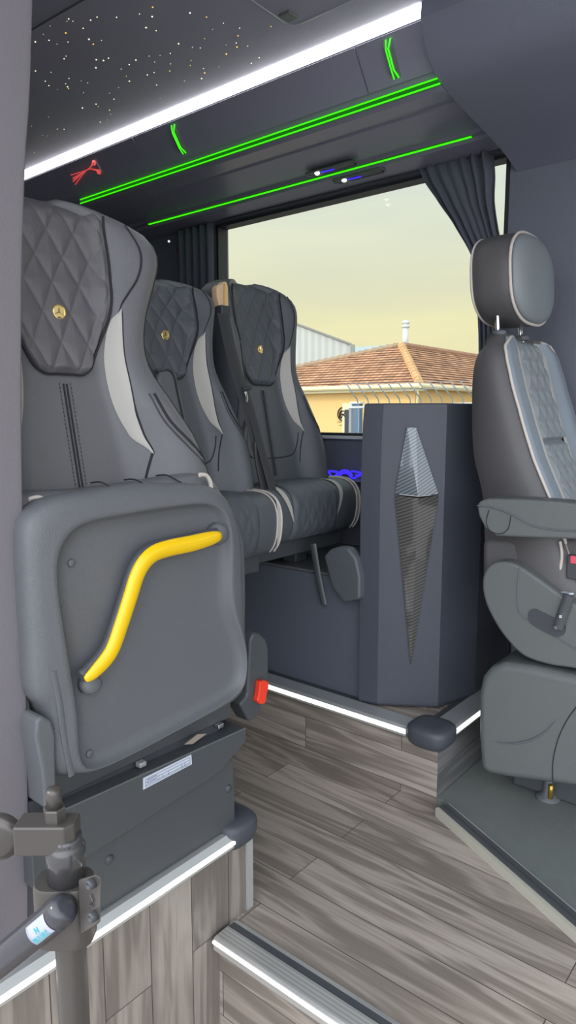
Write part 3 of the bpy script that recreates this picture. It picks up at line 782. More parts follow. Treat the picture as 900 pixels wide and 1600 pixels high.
# ------------------------------------------------------------------ near seat: folded cushion and shell
PX = -.945
def yz(x, y, X=PX): p = at(x, y, 'X', X); return (p.y, p.z)
outer = [(42, 850), (46, 815), (66, 796), (95, 780), (160, 768), (250, 758), (322, 758), (350, 768), (372, 800), (383, 850), (386, 930), (388, 1000), (386, 1060), (378, 1088), (350, 1110), (290, 1140), (215, 1178), (160, 1204), (120, 1216), (96, 1216), (84, 1200), (78, 1120), (56, 1085), (50, 1000), (45, 920)]
rim = [(88, 905), (90, 870), (104, 838), (130, 818), (170, 808), (240, 796), (305, 788), (335, 792), (352, 812), (358, 850), (358, 920), (364, 960), (380, 1010), (382, 1050), (374, 1075), (350, 1095), (290, 1130), (225, 1165), (170, 1192), (142, 1200), (128, 1194), (122, 1170), (118, 1110), (104, 1020), (93, 950), (90, 925)]
def yzs(pl, X=PX): return [yz(x, y, X) for x, y in pl]
def shrink(poly, k):
    cx = sum(p[0] for p in poly)/len(poly); cy = sum(p[1] for p in poly)/len(poly)
    return [(cx+(p[0]-cx)*(1-k/max(.05, math.hypot(p[0]-cx, p[1]-cy))), cy+(p[1]-cy)*(1-k/max(.05, math.hypot(p[0]-cx, p[1]-cy)))) for p in poly]
NR = 120
import cmath
def polar(poly, c, n=NR):
    """resample a star-shaped outline by angle about c so rings line up"""
    P_ = round_poly(poly, 8); out = []
    for j in range(n):
        a = 2*PI*j/n; d = (math.cos(a), math.sin(a)); best = None
        for i in range(len(P_)):
            p = P_[i]; q = P_[(i+1) % len(P_)]; ex_, ey = q[0]-p[0], q[1]-p[1]; den = d[0]*ey-d[1]*ex_
            if abs(den) < 1e-12: continue
            wx, wy = p[0]-c[0], p[1]-c[1]
            t = (wx*ey-wy*ex_)/den; s = (wx*d[1]-wy*d[0])/den
            if t > 0 and -1e-6 <= s <= 1+1e-6 and (best is None or t > best): best = t
        out.append(best or .1)
    return [(c[0]+math.cos(2*PI*j/n)*out[j], c[1]+math.sin(2*PI*j/n)*out[j]) for j in range(n)]
cc = yz(235, 985)
A = polar(yzs(outer), cc); B = polar(yzs(rim), cc)
def mixp(a, b, t): return [(p[0]*(1-t)+q[0]*t, p[1]*(1-t)+q[1]*t) for p, q in zip(a, b)]
def ring(pl, X): return [V((X, p[0], p[1])) for p in pl]
rings = [ring(shrink(A, .03), PX-.075), ring(shrink(A, .006), PX-.072), ring(A, PX-.050), ring(A, PX-.022), ring(shrink(A, .003), PX-.010), ring(shrink(A, .010), PX-.002), ring(mixp(A, B, .45), PX+.002),
         ring(mixp(A, B, .80), PX+.005), ring(mixp(A, B, .93), PX+.006), ring(B, PX+.003), ring(shrink(B, .005), PX-.004), ring(shrink(B, .010), PX-.009), ring(shrink(B, .03), PX-.011), ring(shrink(B, .12), PX-.007), ring([(cc[0]+(p[0]-cc[0])*.15, cc[1]+(p[1]-cc[1])*.15) for p in B], PX-.005)]
shell = mk('cushion_shell', *loft(rings), SHELL, seat, True)
tag(shell, 'grey moulded plastic underside of the folded cushion')
for (x, y) in ((112, 880), (140, 1178), (368, 1072)):
    p = at(x, y, 'X', PX-.009); mk('screw_cover', *lathed([(.007, .0), (.006, .0018), (.001, .002)], p, 'X', 16), SHELL, shell)
# sculpted lower left relief of the shell
rel = spline([at(x, y, 'X', PX+.002) for x, y in ((84, 1048), (92, 1090), (100, 1150), (112, 1212))], 8)
tube('shell_rib', rel, .006, SHELL, shell, 10, flat=(.35, 1), up=V((1, 0, 0)))
# leather cushion behind the shell
cpoly = [(40, 880), (41, 810), (50, 788), (75, 772), (150, 768), (240, 756), (300, 745), (318, 741), (335, 748), (360, 790), (384, 850), (386, 1000), (380, 1080), (90, 1200), (60, 1100)]
CX = PX-.075
Cc = polar([(at(x, y, 'X', CX).y, at(x, y, 'X', CX).z) for x, y in cpoly], cc)
rings = [ring(shrink(Cc, .05), CX-.11), ring(shrink(Cc, .012), CX-.10), ring(Cc, CX-.08), ring(Cc, CX-.02), ring(shrink(Cc, .004), CX-.004), ring(shrink(Cc, .015), CX+.004)]
fc = mk('folded_cushion', *loft(rings), LEATH, seat, True)
tube('light_piping', spline([at(x, y, 'X', CX+.004) for x, y in ((46, 780), (58, 777), (68, 780), (76, 792), (80, 800))], 6), .0035, PIPE, fc, 8)
tube('light_piping', spline([at(x, y, 'X', CX+.02) for x, y in ((312, 742), (322, 743), (328, 752), (330, 762))], 6), .0045, PIPE, fc, 8)
for (x, y) in ((170, 762), (222, 757), (272, 750)):
    p = at(x, y, 'X', CX-.01); tube('cushion_seam', spline([p+V((-.05, -.003, .006)), p+V((-.02, 0, .008)), p+V((.02, .0, -.004))], 4), .0016, SEAM, fc, 6)
# yellow handle
hp = [(133, 1062), (150, 1048), (174, 1018), (190, 975), (203, 935), (217, 893), (236, 868), (262, 857), (300, 849), (345, 837)]
def hpts(dx, px, py): return spline([at(x+px, y+py, 'X', PX+dx) for x, y in hp], 6)
hb = tube('grab_handle', hpts(.012, -7, -5), lambda t: .0115*(1-.25*abs(2*t-1)**6), BLACKP, seat, 12, flat=(1, 1.1), up=V((1, 0, 0)))
tag(hb, 'black backing of the wavy grab handle')
hy = tube('handle_grip', hpts(.026, 0, 0), lambda t: (.0128+.003*t)*(1-.55*abs(2*t-1)**14)*(.72+.28*ss(0, .2, t)), YEL, hb, 14, flat=(.62, 1), up=V((1, 0, 0)), auto=None)
tag(hy, 'bright yellow wavy grip')
for (x, y, s) in ((337, 834, .85), (138, 1066, .72)):
    p = at(x, y, 'X', PX-.006); mk('handle_mount', *lathed([(.026*s, -.004), (.025*s, .010), (.020*s, .018), (.012*s, .021), (.001, .022)], p, 'X', 24), SHELL, hb)
# side parts of near seat
p0 = [at(x, y, 'X', -.95) for x, y in ((50, 1150), (52, 1122), (62, 1116), (76, 1124), (82, 1145), (84, 1260), (66, 1262), (60, 1200))]
prism('side_lever', [(p.y, p.z) for p in p0], 'X', -1.02, -.94, SHELL, seat, .008)
p0 = [at(x, y, 'X', -1.0) for x, y in ((388, 1000), (394, 988), (404, 989), (414, 998), (418, 1012), (418, 1064), (412, 1090), (402, 1118), (388, 1128), (372, 1100), (384, 1085))]
arm = prism('buckle_arm', [(p.y, p.z) for p in p0], 'X', -1.04, -.995, BLACKM, seat, .007)
rb = [at(x, y, 'X', -.99) for x, y in ((401, 1064), (401, 1072), (399, 1086), (397, 1094), (402, 1099), (409, 1098), (411, 1092), (412, 1084), (415, 1072), (415, 1064), (408, 1061))]
tag(prism('release_tab', [(p.y, p.z) for p in rb], 'X', -.995, -.980, RED, arm, .003), 'bright red release tab')
# seat frame and box of the near seat
fb = [at(115, 1257, 'X', -.955), at(384, 1136, 'X', -.955)]
prism('frame_beam', [(.40, .475), (.40, .375), (.985, .385), (1.010, .392), (1.015, .425), (.99, .432), (.602, .442)], 'X', -1.25, -.955, BLACKM, seat, .003) if False else None
bw = lambda y: .4245+(.44-.4245)*(1.016-y)/(1.016-.6)
beam = [(.52, bw(.52)), (1.016, bw(1.016)), (1.016, bw(1.016)-.030), (.93, .355), (.52, .33)]
mk('frame_beam', *prismd(beam, 'X', -1.30, -.957), BLACKM, seat, False, .0025)
tube('beam_edge', [(-.9565, .53, bw(.53)), (-.9565, 1.014, bw(1.014))], .0016, SHELL2, seat, 6)
hinge = box('hinge_plate', -1.16, -.985, .56, 1.0, .445, .52, BLACKM, seat, .004)
for (x, y, m_, sz) in ((344, 1134, CHROME, .008), (222, 1194, ALU, .008)):
    p = at(x, y, 'X', -.975); box('hinge_bolt', p.x-.01, p.x+.004, p.y-sz, p.y+sz, p.z-sz*.6, p.z+sz*.6, m_, hinge, .002)
lp = [at(x, y, 'X', -.968) for x, y in ((287, 1163), (308, 1147), (322, 1146), (300, 1162))]
LW = mat('lit_slot', (150, 140, 128), .6)
mk('lit_slot_patch', [tuple(p) for p in lp]+[tuple(p+V((.002, 0, 0))) for p in lp], [(0, 1, 2, 3), (4, 5, 6, 7), (0, 1, 5, 4), (1, 2, 6, 5), (2, 3, 7, 6), (3, 0, 4, 7)], LW, hinge, False)  # pale patch paints the light showing in the hinge slot
bx = [(at(142, 1306, 'X', -.97).y, at(142, 1306, 'X', -.97).z), (at(371, 1180, 'X', -.97).y, at(371, 1180, 'X', -.97).z), (at(374, 1190, 'X', -.97).y, at(374, 1190, 'X', -.97).z), (at(378, 1280, 'X', -.97).y, .209), (.55, .209), (.55, .36)]
bx = [(.60, .372), (.982, .366), (.990, .356), (.994, .209), (.56, .209), (.56, .36)]
sbx = mk('seat_box', *prismd(bx, 'X', -1.32, -.968), BLACKM, seat, True, .006)
box('lower_column', -1.30, -.99, .50, .97, .20, .46, BLACKP, seat, .004)
for (x, y) in ((357, 1232), (171, 1343)):
    p = at(x, y, 'X', -.968); mk('box_bolt', *lathed([(.009, -.003), (.009, .001), (.006, .004), (.001, .005)], p, 'X', 18), BLACKP, sbx)
# rating label on the beam
lab = [at(x, y, 'X', -.9555) for x, y in ((224, 1216), (299, 1179), (300, 1194), (224, 1234))]
st = mk('rating_label', [tuple(p) for p in lab]+[tuple(p-V((.001, 0, 0))) for p in lab], [(0, 1, 2, 3), (7, 6, 5, 4), (0, 4, 5, 1), (1, 5, 6, 2), (2, 6, 7, 3), (3, 7, 4, 0)], STICK, seat, False)
tag(st, 'long white label with a ruled table')
inks = []
def lq(u, v): 
    a = lab[0].lerp(lab[1], u); b = lab[3].lerp(lab[2], u); return a.lerp(b, v)+V((.0006, 0, 0))
for v_ in (.18, .45, .72, .85): inks.append(tubed([lq(.04, v_), lq(.96, v_)], .0003, 4))
for u_ in (.04, .30, .38, .50, .78, .84, .96): inks.append(tubed([lq(u_, .18 if u_ in (.04, .96) else .45), lq(u_, .85)], .0003, 4))
for i in range(16):
    u_ = .07+.012*i; inks.append(tubed([lq(u_, .30), lq(u_+.007, .30)], .0006, 4)); inks.append(tubed([lq(u_, .58), lq(u_+.006, .58)], .0006, 4))
mk('label_print', *merge(*inks), INK, st, False)

# ------------------------------------------------------------------ console with carbon inlay
cn = thing('console_column', 'tall dark faceted console with a carbon diamond inlay behind the front seat', 'console', (-1.0, 1.95, .2))
def foot(px, py): p = at(px, py, 'Z', .2065); return (p.x, p.y)
fA, fB, fC, fD = foot(563, 1098), foot(600, 1107), foot(696, 1110), foot(742, 1087)
fA, fB, fC, fD = (-1.132, 1.709), (-1.072, 1.720), (-.922, 1.822), (-.880, 1.985)
base = [fA, fB, fC, fD, (-.885, 2.27), (-1.128, 2.27)]
bc = (-1.0, 2.0)
def scl(k, dk=0): return [(bc[0]+(p[0]-bc[0])*k, bc[1]+(p[1]-bc[1])*k) for p in base]
def rg(k, z): return [V((x, y, z)) for x, y in scl(k)]
mk('console_body', *loft([rg(.985, .207), rg(1.0, .214), rg(1.012, .862), rg(1.012, .870), rg(1.0, 1.06), rg(.985, 1.112), rg(.965, 1.116)]), CONS, cn, True, auto=.12)
Bp = V((fB[0], fB[1], .6)); Cp = V((fC[0], fC[1], .6)); dd = (Cp-Bp).normalized(); n_ = V((dd.y, -dd.x, 0))
if n_.dot(O-Bp) < 0: n_ = -n_
Bp = Bp + n_*.0045
tilt = n_
def cp(x, y, e=0): return onplane(x, y, Bp+n_*(.0005), n_)+n_*e
T, T2, L_, R_, M_, Bt = cp(636, 668, .004), cp(650, 668, .004), cp(617, 771, .0035), cp(685, 772, .0035), cp(652, 774, .026), cp(642, 1040, .002)
Bt2 = cp(637, 1038, .002)
base_in = [p - n_*.012 for p in (T, T2, L_, R_, Bt)]
up = merge(([T, T2, M_, L_, R_, base_in[0], base_in[1], base_in[2], base_in[3], M_-n_*.035],
            [(0, 2, 3), (0, 1, 2), (1, 4, 2), (0, 5, 7, 3), (0, 1, 6, 5), (1, 4, 8, 6), (3, 7, 9, 8, 4, 2)]))
inl = mk('carbon_inlay', *up, CARB, cn, False)
CARB2 = stripes('carbon_weave_shaded', (66, 66, 66), (98, 96, 92), 780, .25, (-.25, -.25, .8), .8, .2)  # same weave in darker colours, shade put into the lower facets
M2 = cp(652, 777, .024); L2 = cp(617, 774, .0035); R2 = cp(685, 775, .0035)
low = mk('carbon_blade', [L2, M2, Bt, R2, L2-n_*.012, R2-n_*.012, Bt-n_*.012], [(0, 1, 2), (1, 3, 2), (0, 2, 6, 4), (3, 5, 6, 2), (0, 4, 5, 3, 1)], CARB2, cn, False)
tube('inlay_edge', [L_-n_*.001, M_, R_-n_*.001], .0012, CHROME, cn, 6)

# ------------------------------------------------------------------ front (cab) seat
cs = thing('front_seat', 'grey and black leather front seat with headrest at the right edge', 'seat', (-.62, 2.0, .022))
RX = [(.60, -.80), (.75, -.81), (.87, -.822), (.97, -.850), (1.10, -.862), (1.20, -.864), (1.25, -.855), (1.29, -.826)]
FX = [(.60, -.50), (.75, -.555), (.87, -.605), (.97, -.652), (1.10, -.698), (1.20, -.730), (1.26, -.748), (1.29, -.765)]
CW = [(.60, .235), (.85, .235), (1.0, .236), (1.12, .232), (1.2, .228), (1.26, .215), (1.29, .18)]
CY = 2.01
def fx(y, z):
    w_ = interp(CW, z); u = min(1, abs(y-CY)/w_)
    return interp(FX, z) - .022*(1-ss(.46, .70, u)) - .05*(max(0, u-.86)/.14)**2
rings = []
for i in range(36):
    z = .60+.69*i/35
    w_ = interp(CW, z); k = 1
    ring_ = []
    for j in range(33):
        u = -1+2*j/32; y = CY+u*w_; ring_.append(V((fx(y, z), y, z)))
    for j in range(1, 16):
        u = 1-2*j/16; y = CY+u*w_; ring_.append(V((interp(RX, z)+.045*abs(u)**5, y, z)))
    rings.append(ring_)
last = rings[-1]; cx_ = sum(p.x for p in last)/len(last)
rings.append([V((cx_+(p.x-cx_)*.92, CY+(p.y-CY)*.97, 1.299)) for p in last]); rings.append([V((cx_+(p.x-cx_)*.7, CY+(p.y-CY)*.9, 1.303)) for p in last])
bk = mk('backrest', *loft(rings), CABL, cs, True)
def Fp(u, z, e=0):
    y = CY+u*interp(CW, z); return V((fx(y, z)+e, y, z))
# front leather of the backrest: bolsters
def bolster(sg):
    def f(a, v):
        z = .62+.672*v; u = sg*(.43+(.91-.43)*a); return Fp(u, z, .003+.004*math.sin(a*PI))
    sheet('bolster', f, 24, 50, CABF, bk)
    def g(a, v):
        z = .62+.672*v; wv = .05+.05*ss(.5, 1.0, v)
        u = sg*(.36+(wv+.06)*a); return Fp(u, z, .008+.003*math.sin(a*PI))
    sheet('light_stripe', g, 8, 50, WHITEL, bk)
    pts = [Fp(sg*.92, .62+.015*i, .004) for i in range(44)]
    if sg < 0: pts += [Fp(-.85, 1.288, .004), Fp(-.6, 1.297, .0), Fp(-.3, 1.299, -.004)]
    else: pts += [Fp(.85, 1.288, .004), Fp(.6, 1.297, 0)]
    tube('light_piping', spline(pts, 2), .0042, PIPE, bk, 8)
bolster(-1); bolster(1)
def cq(z0, z1, mt):
    def f(a, v):
        z = z0+(z1-z0)*v; u = -.375+.75*a; ed = ss(0, .06, a)*ss(0, .06, 1-a)*ss(0, .04, v)*ss(0, .04, 1-v)
        q = quilt(u*.2, z, .047, .085)
        return Fp(u, z, .002+ed*(.008+.011*q))
    sheet('quilted_panel', f, 60, 90, mt, bk)
QG = mat('grey_quilt', (136, 143, 147), .42, bump=.3, bscale=350)
cq(1.012, 1.292, QG); cq(.66, 1.0115, QG)
# headrest
hc = V((-.796, 1.955, 1.452))
def hsec(x, k, dy=0, dz=0):
    out = []
    for j in range(48):
        a = 2*PI*j/48; ca, sa = math.cos(a), math.sin(a); q = 2/2.9
        wy = .149*(1-.10*max(0, sa)**2); hz = .122
        y = math.copysign(abs(ca)**q, ca)*wy*k; z = math.copysign(abs(sa)**q, sa)*hz*k
        if sa < 0: y *= 1-.12*abs(sa)**3
        out.append(V((hc.x+x-.20*(z)*.35, hc.y+y+dy, hc.z+z+dz)))
    return out
hr_r = [hsec(-.084, .45), hsec(-.081, .70), hsec(-.072, .87), hsec(-.056, .97), hsec(-.03, 1.0), hsec(.02, 1.0), hsec(.044, .985), hsec(.056, .94), hsec(.064, .82), hsec(.068, .55), hsec(.069, .2)]
hr = mk('headrest', *loft(hr_r), CABL, cs, True)
tube('light_piping', [p for p in hsec(.048, .985)], .0042, PIPE, hr, 8, True, auto=None)
tube('light_piping', [p for p in hsec(-.062, .955)], .0034, PIPE, hr, 8, True, auto=None)
fr_ = mk('headrest_front', *loft([hsec(.050, .965), hsec(.061, .93), hsec(.071, .80), hsec(.075, .5), hsec(.076, .15)]), QG, hr, True)
for (a, b) in (((768, 500), (776, 522)), ((803, 505), (812, 525))):
    Xp = -.80
    yv = at(*b, 'X', Xp).y; p = at(*b, 'X', Xp)
    tube('headrest_post', spline([V((Xp+.0, yv-.004, 1.42)), V((Xp+.002, yv, 1.32)), V((Xp+.01, yv, 1.29)), V((Xp+.01, yv, 1.20))], 5), .0065, CHROME, cs, 12)
    mk('post_guide', *lathed([(.018, -.006), (.018, .004), (.014, .008), (.007, .009)], (Xp+.009, yv, 1.303), 'Z', 20), SHELL, cs)
# armrest
def xz(x, y, Y): p = at(x, y, 'Y', Y); return (p.x, p.z)
ar = [xz(x, y, 1.70) for x, y in ((745, 790), (749, 783), (762, 779), (820, 780), (880, 784), (960, 795), (1010, 812), (1020, 835), (1000, 850), (900, 843), (820, 840), (775, 838), (757, 825), (747, 805))]
arm = prism('armrest', ar, 'Y', 1.70, 1.775, SHELL2, cs, .012, seg=4)
tube('armrest_seam', spline([at(x, y, 'Y', 1.698) for x, y in ((746, 790), (770, 793), (798, 803), (832, 821), (870, 828), (960, 833))], 6), .0022, SHELL, arm, 6)
tube('armrest_joint', spline([at(x, y, 'Y', 1.699) for x, y in ((764, 797), (760, 815), (766, 830), (782, 834), (794, 826), (798, 806))], 6), .0012, SEAM, arm, 6)
# lower side of the backrest / cushion
cu = [xz(x, y, 1.79) for x, y in ((752, 842), (752, 900), (770, 960), (900, 1000), (1100, 1060), (1100, 900), (1000, 880), (930, 850), (900, 838))]
prism('seat_cushion', cu, 'Y', 1.79, 2.235, CABL, cs, .02)
tube('light_piping', spline([at(x, y, 'Y', 1.783) for x, y in ((875, 846), (878, 870), (873, 900), (865, 922))], 6), .004, PIPE, cs, 8)
# side shell with slot
so = [xz(x, y, 1.745) for x, y in ((753, 920), (755, 897), (766, 882), (785, 877), (806, 882), (832, 898), (860, 918), (900, 945), (980, 990), (1060, 1020), (1060, 1075), (900, 1046), (860, 1040), (822, 1028), (800, 1010), (778, 982), (760, 948))]
sd = prism('side_shell', round_poly(so, 4), 'Y', 1.745, 1.80, SHELL2, cs, .009)
tube('shell_crease', spline([at(x, y, 'Y', 1.744) for x, y in ((812, 888), (809, 915), (809, 940), (812, 955), (822, 967), (860, 990), (900, 1014), (960, 1048))], 6), .0022, SHELL, sd, 6)
sl_ = [xz(x, y, 1.743) for x, y in ((825, 962), (829, 953), (838, 952), (848, 957), (878, 972), (884, 982), (880, 992), (870, 995), (858, 991), (830, 975))]
prism('slot_shade', round_poly(sl_, 4), 'Y', 1.742, 1.7455, BLACKP, sd)  # dark plate on the shell stands in for the shaded slot
bs = [at(871, 982, 'Y', 1.733), at(878, 960, 'Y', 1.733), at(889, 930, 'Y', 1.733)]
bst = tube('belt_anchor', bs, .013, BLACKM, cs, 10, flat=(1, .4), up=V((1, 0, 0)))
mk('anchor_bolt', *lathed([(.006, -.010), (.006, -.006), (.001, -.005)], at(869, 980, 'Y', 1.735), 'Y', 14), SHELL, bst)
box('anchor_pin', *sum([[c-.004, c+.004] for c in at(876, 963, 'Y', 1.725)], []), CHROME, bst, .001)
tube('belt_webbing', spline([at(893, 928, 'Y', 1.75), at(880, 925, 'Y', 1.77), at(868, 930, 'Y', 1.785)], 4), .008, STICK, cs, 6, flat=(.3, 1))
bu = at(896, 876, 'Y', 1.77)
bkl = box('buckle', bu.x-.018, bu.x+.03, 1.775, 1.80, bu.z-.05, bu.z+.012, BLACKP, cs, .004)
box('buckle_button', bu.x-.008, bu.x+.025, 1.769, 1.78, bu.z-.008, bu.z+.012, mat('pink_red_button', (235, 90, 110), .4), bkl, .002)
# skirt
sk = [xz(x, y, 1.73) for x, y in ((746, 1085), (752, 1058), (765, 1043), (788, 1036), (830, 1042), (900, 1058), (1000, 1085), (1060, 1110), (1080, 1260), (960, 1240), (862, 1226), (800, 1218), (765, 1212), (750, 1205), (746, 1150))]
skt = prism('base_skirt', sk, 'Y', 1.73, 2.24, SHELL2, cs, .022, seg=5)
tube('skirt_crease', spline([at(x, y, 'Y', 1.7275) for x, y in ((770, 1157), (795, 1162), (825, 1158), (850, 1145), (868, 1126))], 6), lambda t: .003*math.sin(PI*max(.04, min(.96, t))), SHELL, skt, 6)
tube('skirt_seam', spline([at(x, y, 'Y', 1.729) for x, y in ((864, 1226), (864, 1190), (872, 1155), (886, 1125), (904, 1100))], 6), .0014, SEAM, skt, 6)
box('base_foot', -.70, -.35, 1.86, 2.15, .022, .14, BLACKM, cs, .01)
p = at(856, 1247, 'Z', .022)
mk('floor_mount', *lathed([(.034, .0), (.032, .006), (.020, .012), (.014, .020), (.012, .09)], (p.x, p.y, .022), 'Z', 20), SHELL, cs)
mk('brass_bolt', *lathed([(.007, .012), (.007, .05), (.003, .052)], (p.x+.012, p.y-.016, .022), 'Z', 12), BRASS, cs)

# ------------------------------------------------------------------ grab pole, clamp, hand rail, door pad
PY = .42
px_ = at(112, 1500, 'Y', PY).x
gp_ = thing('grab_pole', 'upright grey metal pole with clamp in the lower left corner', 'pole', (px_, PY, -.22))
z_ = lambda y: at(112, y, 'Y', PY).z
RP = .0185
tube('pole', [(px_, PY, -.215), (px_, PY, z_(1462))], RP, POLE, gp_, 28)
mk('floor_flange', *lathed([(.045, 0), (.044, .006), (.022, .012), (.0185, .03)], (px_, PY, -.22), 'Z', 28), POLE, gp_)
# clamp body: rounded rectangular block around the pole
cl = []
zt_, zb_ = z_(1378), z_(1465)
right = V((math.cos(YAW), math.sin(YAW), 0)); fwd = V((-math.sin(YAW), math.cos(YAW), 0))
def pl(a, b, z): p = V((px_, PY, 0))+right*a+fwd*b; return V((p.x, p.y, z))
def roundrect(a0, a1, b0, b1, r, n=6):
    out = []
    for (cx, cy, s) in ((a1-r, b1-r, 0), (a0+r, b1-r, 1), (a0+r, b0+r, 2), (a1-r, b0+r, 3)):
        for j in range(n+1):
            a = PI/2*(s+j/n); out.append((cx+r*math.cos(a), cy+r*math.sin(a)))
    return out
rr = roundrect(-.040, .030, -.024, .026, .020)
rings = [[pl(a*.96, b*.96, zb_) for a, b in rr], [pl(a, b, zb_+.003) for a, b in rr], [pl(a, b, zt_-.004) for a, b in rr], [pl(a*.95, b*.95, zt_) for a, b in rr]]
clm = mk('clamp', *loft(rings), POLE, gp_, True, auto=.7)
# plate with two bolts
def ear(y): return at(144, y, 'Y', PY-.005)
pa = [(123, 1374), (150, 1366), (158, 1372), (157, 1440), (148, 1448), (126, 1460)]
rings = [[at(x, y, 'Y', PY-.014) for x, y in pa], [at(x, y, 'Y', PY-.004) for x, y in pa]]
plt = mk('clamp_plate', *loft(rings), POLE, clm, True, .002)
def facing(c, r, h, n=20):
    """short disc facing the step, axis along -Y"""
    return lathed([(r, .004), (r, -h*.6), (r*.85, -h), (r*.55, -h), (r*.5, -h*.4), (.0005, -h*.4)], c, 'Y', n)
for (x, y) in ((144, 1380), (147, 1431)):
    mk('clamp_bolt', *facing(at(x, y, 'Y', PY-.016), .0058, .006), BLACKP, plt)
tube('cast_mark', [at(141, 1398, 'Y', PY-.0155), at(145, 1408, 'Y', PY-.0155), at(138, 1414, 'Y', PY-.0155), at(146, 1416, 'Y', PY-.0155)], .0009, BLACKP, plt, 4)
# glossy collar
mk('collar', *lathed([(.0225, z_(1378)), (.0225, z_(1350)), (.0235, z_(1348)), (.0235, z_(1330)), (.021, z_(1325)), (.0195, z_(1318)), (.0195, z_(1312))], (px_-.002, PY, 0), 'Z', 28), mat('gloss_black_pole', (70, 70, 72), .15, spec=.8), gp_)
# arm block
def wz(y): return at(100, y, 'Y', PY).z
blk = [pl(a, b, 0) for a, b in ((-.056, -.018), (.004, -.018), (.014, -.008), (.014, .016), (-.056, .016))]
r0 = [V((p.x, p.y, wz(1322))) for p in blk]; r1 = [V((p.x, p.y, wz(1279))) for p in blk]
ab = mk('arm_bracket', *loft([r0, r1]), POLE, gp_, True, .003)
hx = []
for (zz, k) in ((wz(1281), 1), (wz(1262), 1), (wz(1260), .92)):
    hx.append([pl(-.012+.0135*k*math.cos(PI/3*j), .0+.0135*k*math.sin(PI/3*j), zz) for j in range(6)])
mk('hex_nut', *loft(hx), POLE, ab, False)
mk('stud', *lathed([(.009, wz(1262)), (.009, wz(1236)), (.007, wz(1232))], pl(-.012, 0, 0), 'Z', 18), POLE, ab)
# round pad at the left edge
pc = at(-3, 1309, 'Y', PY-.02)
pdd = thing('door_buffer', 'round grey buffer disc at the left edge beside the pole bracket', 'buffer', pc)
bv, bf = lathed([(.028, .012), (.030, .008), (.0305, 0), (.029, -.004), (.020, -.008), (.001, -.009)], (0, 0, 0), 'Y', 36)
from mathutils import Matrix
R_m = Matrix.Rotation(math.radians(38), 3, 'Z')
mk('buffer_disc', [pc+R_m @ q for q in bv], bf, POLE, pdd)
# hand rail
r_a = at(101, 1419, 'Y', PY-.024); r_b = at(-60, 1551, 'Y', PY-.065)
hrl = thing('hand_rail', 'dark slanting hand rail with a white sticker in the lower left corner', 'hand rail', r_b)
rdir = (r_b-r_a).normalized()
tube('rail_tube', [r_a+rdir*q for q in (-.006, -.004, 0, .006, .012, .1, .45)], lambda t: .0185*(.45, .72, .9, .985, 1, 1, 1)[int(round(t*6))], mat('rail_black', (62, 63, 70), .22, spec=.7), hrl, 28)
# sticker wrapped on the rail
toc = (O-(r_a+rdir*.06)); toc = (toc-rdir*toc.dot(rdir)).normalized(); sd_ = rdir.cross(toc).normalized()
if sd_.z < 0: sd_ = -sd_
s_a = (at(86, 1425, 'Y', PY)-r_a).dot(rdir)
def stk(s, ang, e=.0008):
    a = math.radians(ang); return r_a+rdir*s+(toc*math.cos(a)+sd_*math.sin(a))*(.0185+e)
S0, S1 = .014, .056
stick = sheet('sticker', lambda u, v: stk(S0+(S1-S0)*u, -42+76*v), 6, 16, mat('sticker_paper', (178, 184, 200), .5), hrl, .0003)
tag(stick, 'white sticker with teal lettering')
# teal lettering as strokes: logo above a word line
LET = {'A': [[(0, 0), (.5, 1), (1, 0)], [(.25, .4), (.75, .4)]], 'N': [[(0, 0), (0, 1), (1, 0), (1, 1)]], 'L': [[(0, 1), (0, 0), (1, 0)]], 'S': [[(1, 1), (0, .8), (1, .3), (0, 0)]],
       '&': [[(1, 0), (.1, .8), (.5, 1), (.7, .8), (0, .2), (.5, 0), (1, .4)]], 'P': [[(0, 0), (0, 1), (.9, .9), (.9, .55), (0, .5)]], 'R': [[(0, 0), (0, 1), (.9, .9), (.9, .55), (0, .5), (1, 0)]]}
ink = []
word = 'ANLAS&ALP'; n = len(word); s_lo, s_hi = S1-.004, S0+.006
for i, ch in enumerate(word):
    a0 = s_lo+(s_hi-s_lo)*i/n; cwid = (s_hi-s_lo)/n*.72
    for st_ in LET[ch]:
        ink.append(tubed([stk(a0+cwid*x, -30+17*y, .0016) for x, y in st_], .0003, 4))
ink.append(tubed([stk(s_lo, -34, .0016), stk(s_hi, -34, .0016)], .0003, 4))
for st_ in ([(0, 0), (0, 1), (1, 0), (1, 1)], [(.2, .5), (.8, .5)]):
    ink.append(tubed([stk(.038-.006*x, -8+20*y, .0016) for x, y in st_], .0006, 4))
mk('sticker_print', *merge(*ink), TEAL, stick, False)

# ------------------------------------------------------------------ outdoors
GZ = -.55
ground = tag(mk('ground', [(-200, 2.6, GZ), (150, 2.6, GZ), (150, 250, GZ), (-200, 250, GZ)], [(0, 1, 2, 3)], mat('asphalt', (120, 118, 112), .9, var=.2), None, False), kind='structure')
ground2 = tag(mk('ground_near', [(-200, -60, GZ), (150, -60, GZ), (150, 2.6, GZ), (-200, 2.6, GZ)], [(0, 1, 2, 3)], mat('pale_bounce_ground', (205, 200, 196), .9, var=.15), None, False), kind='structure')  # unseen ground, toned pale to bounce light up onto ceiling and rack
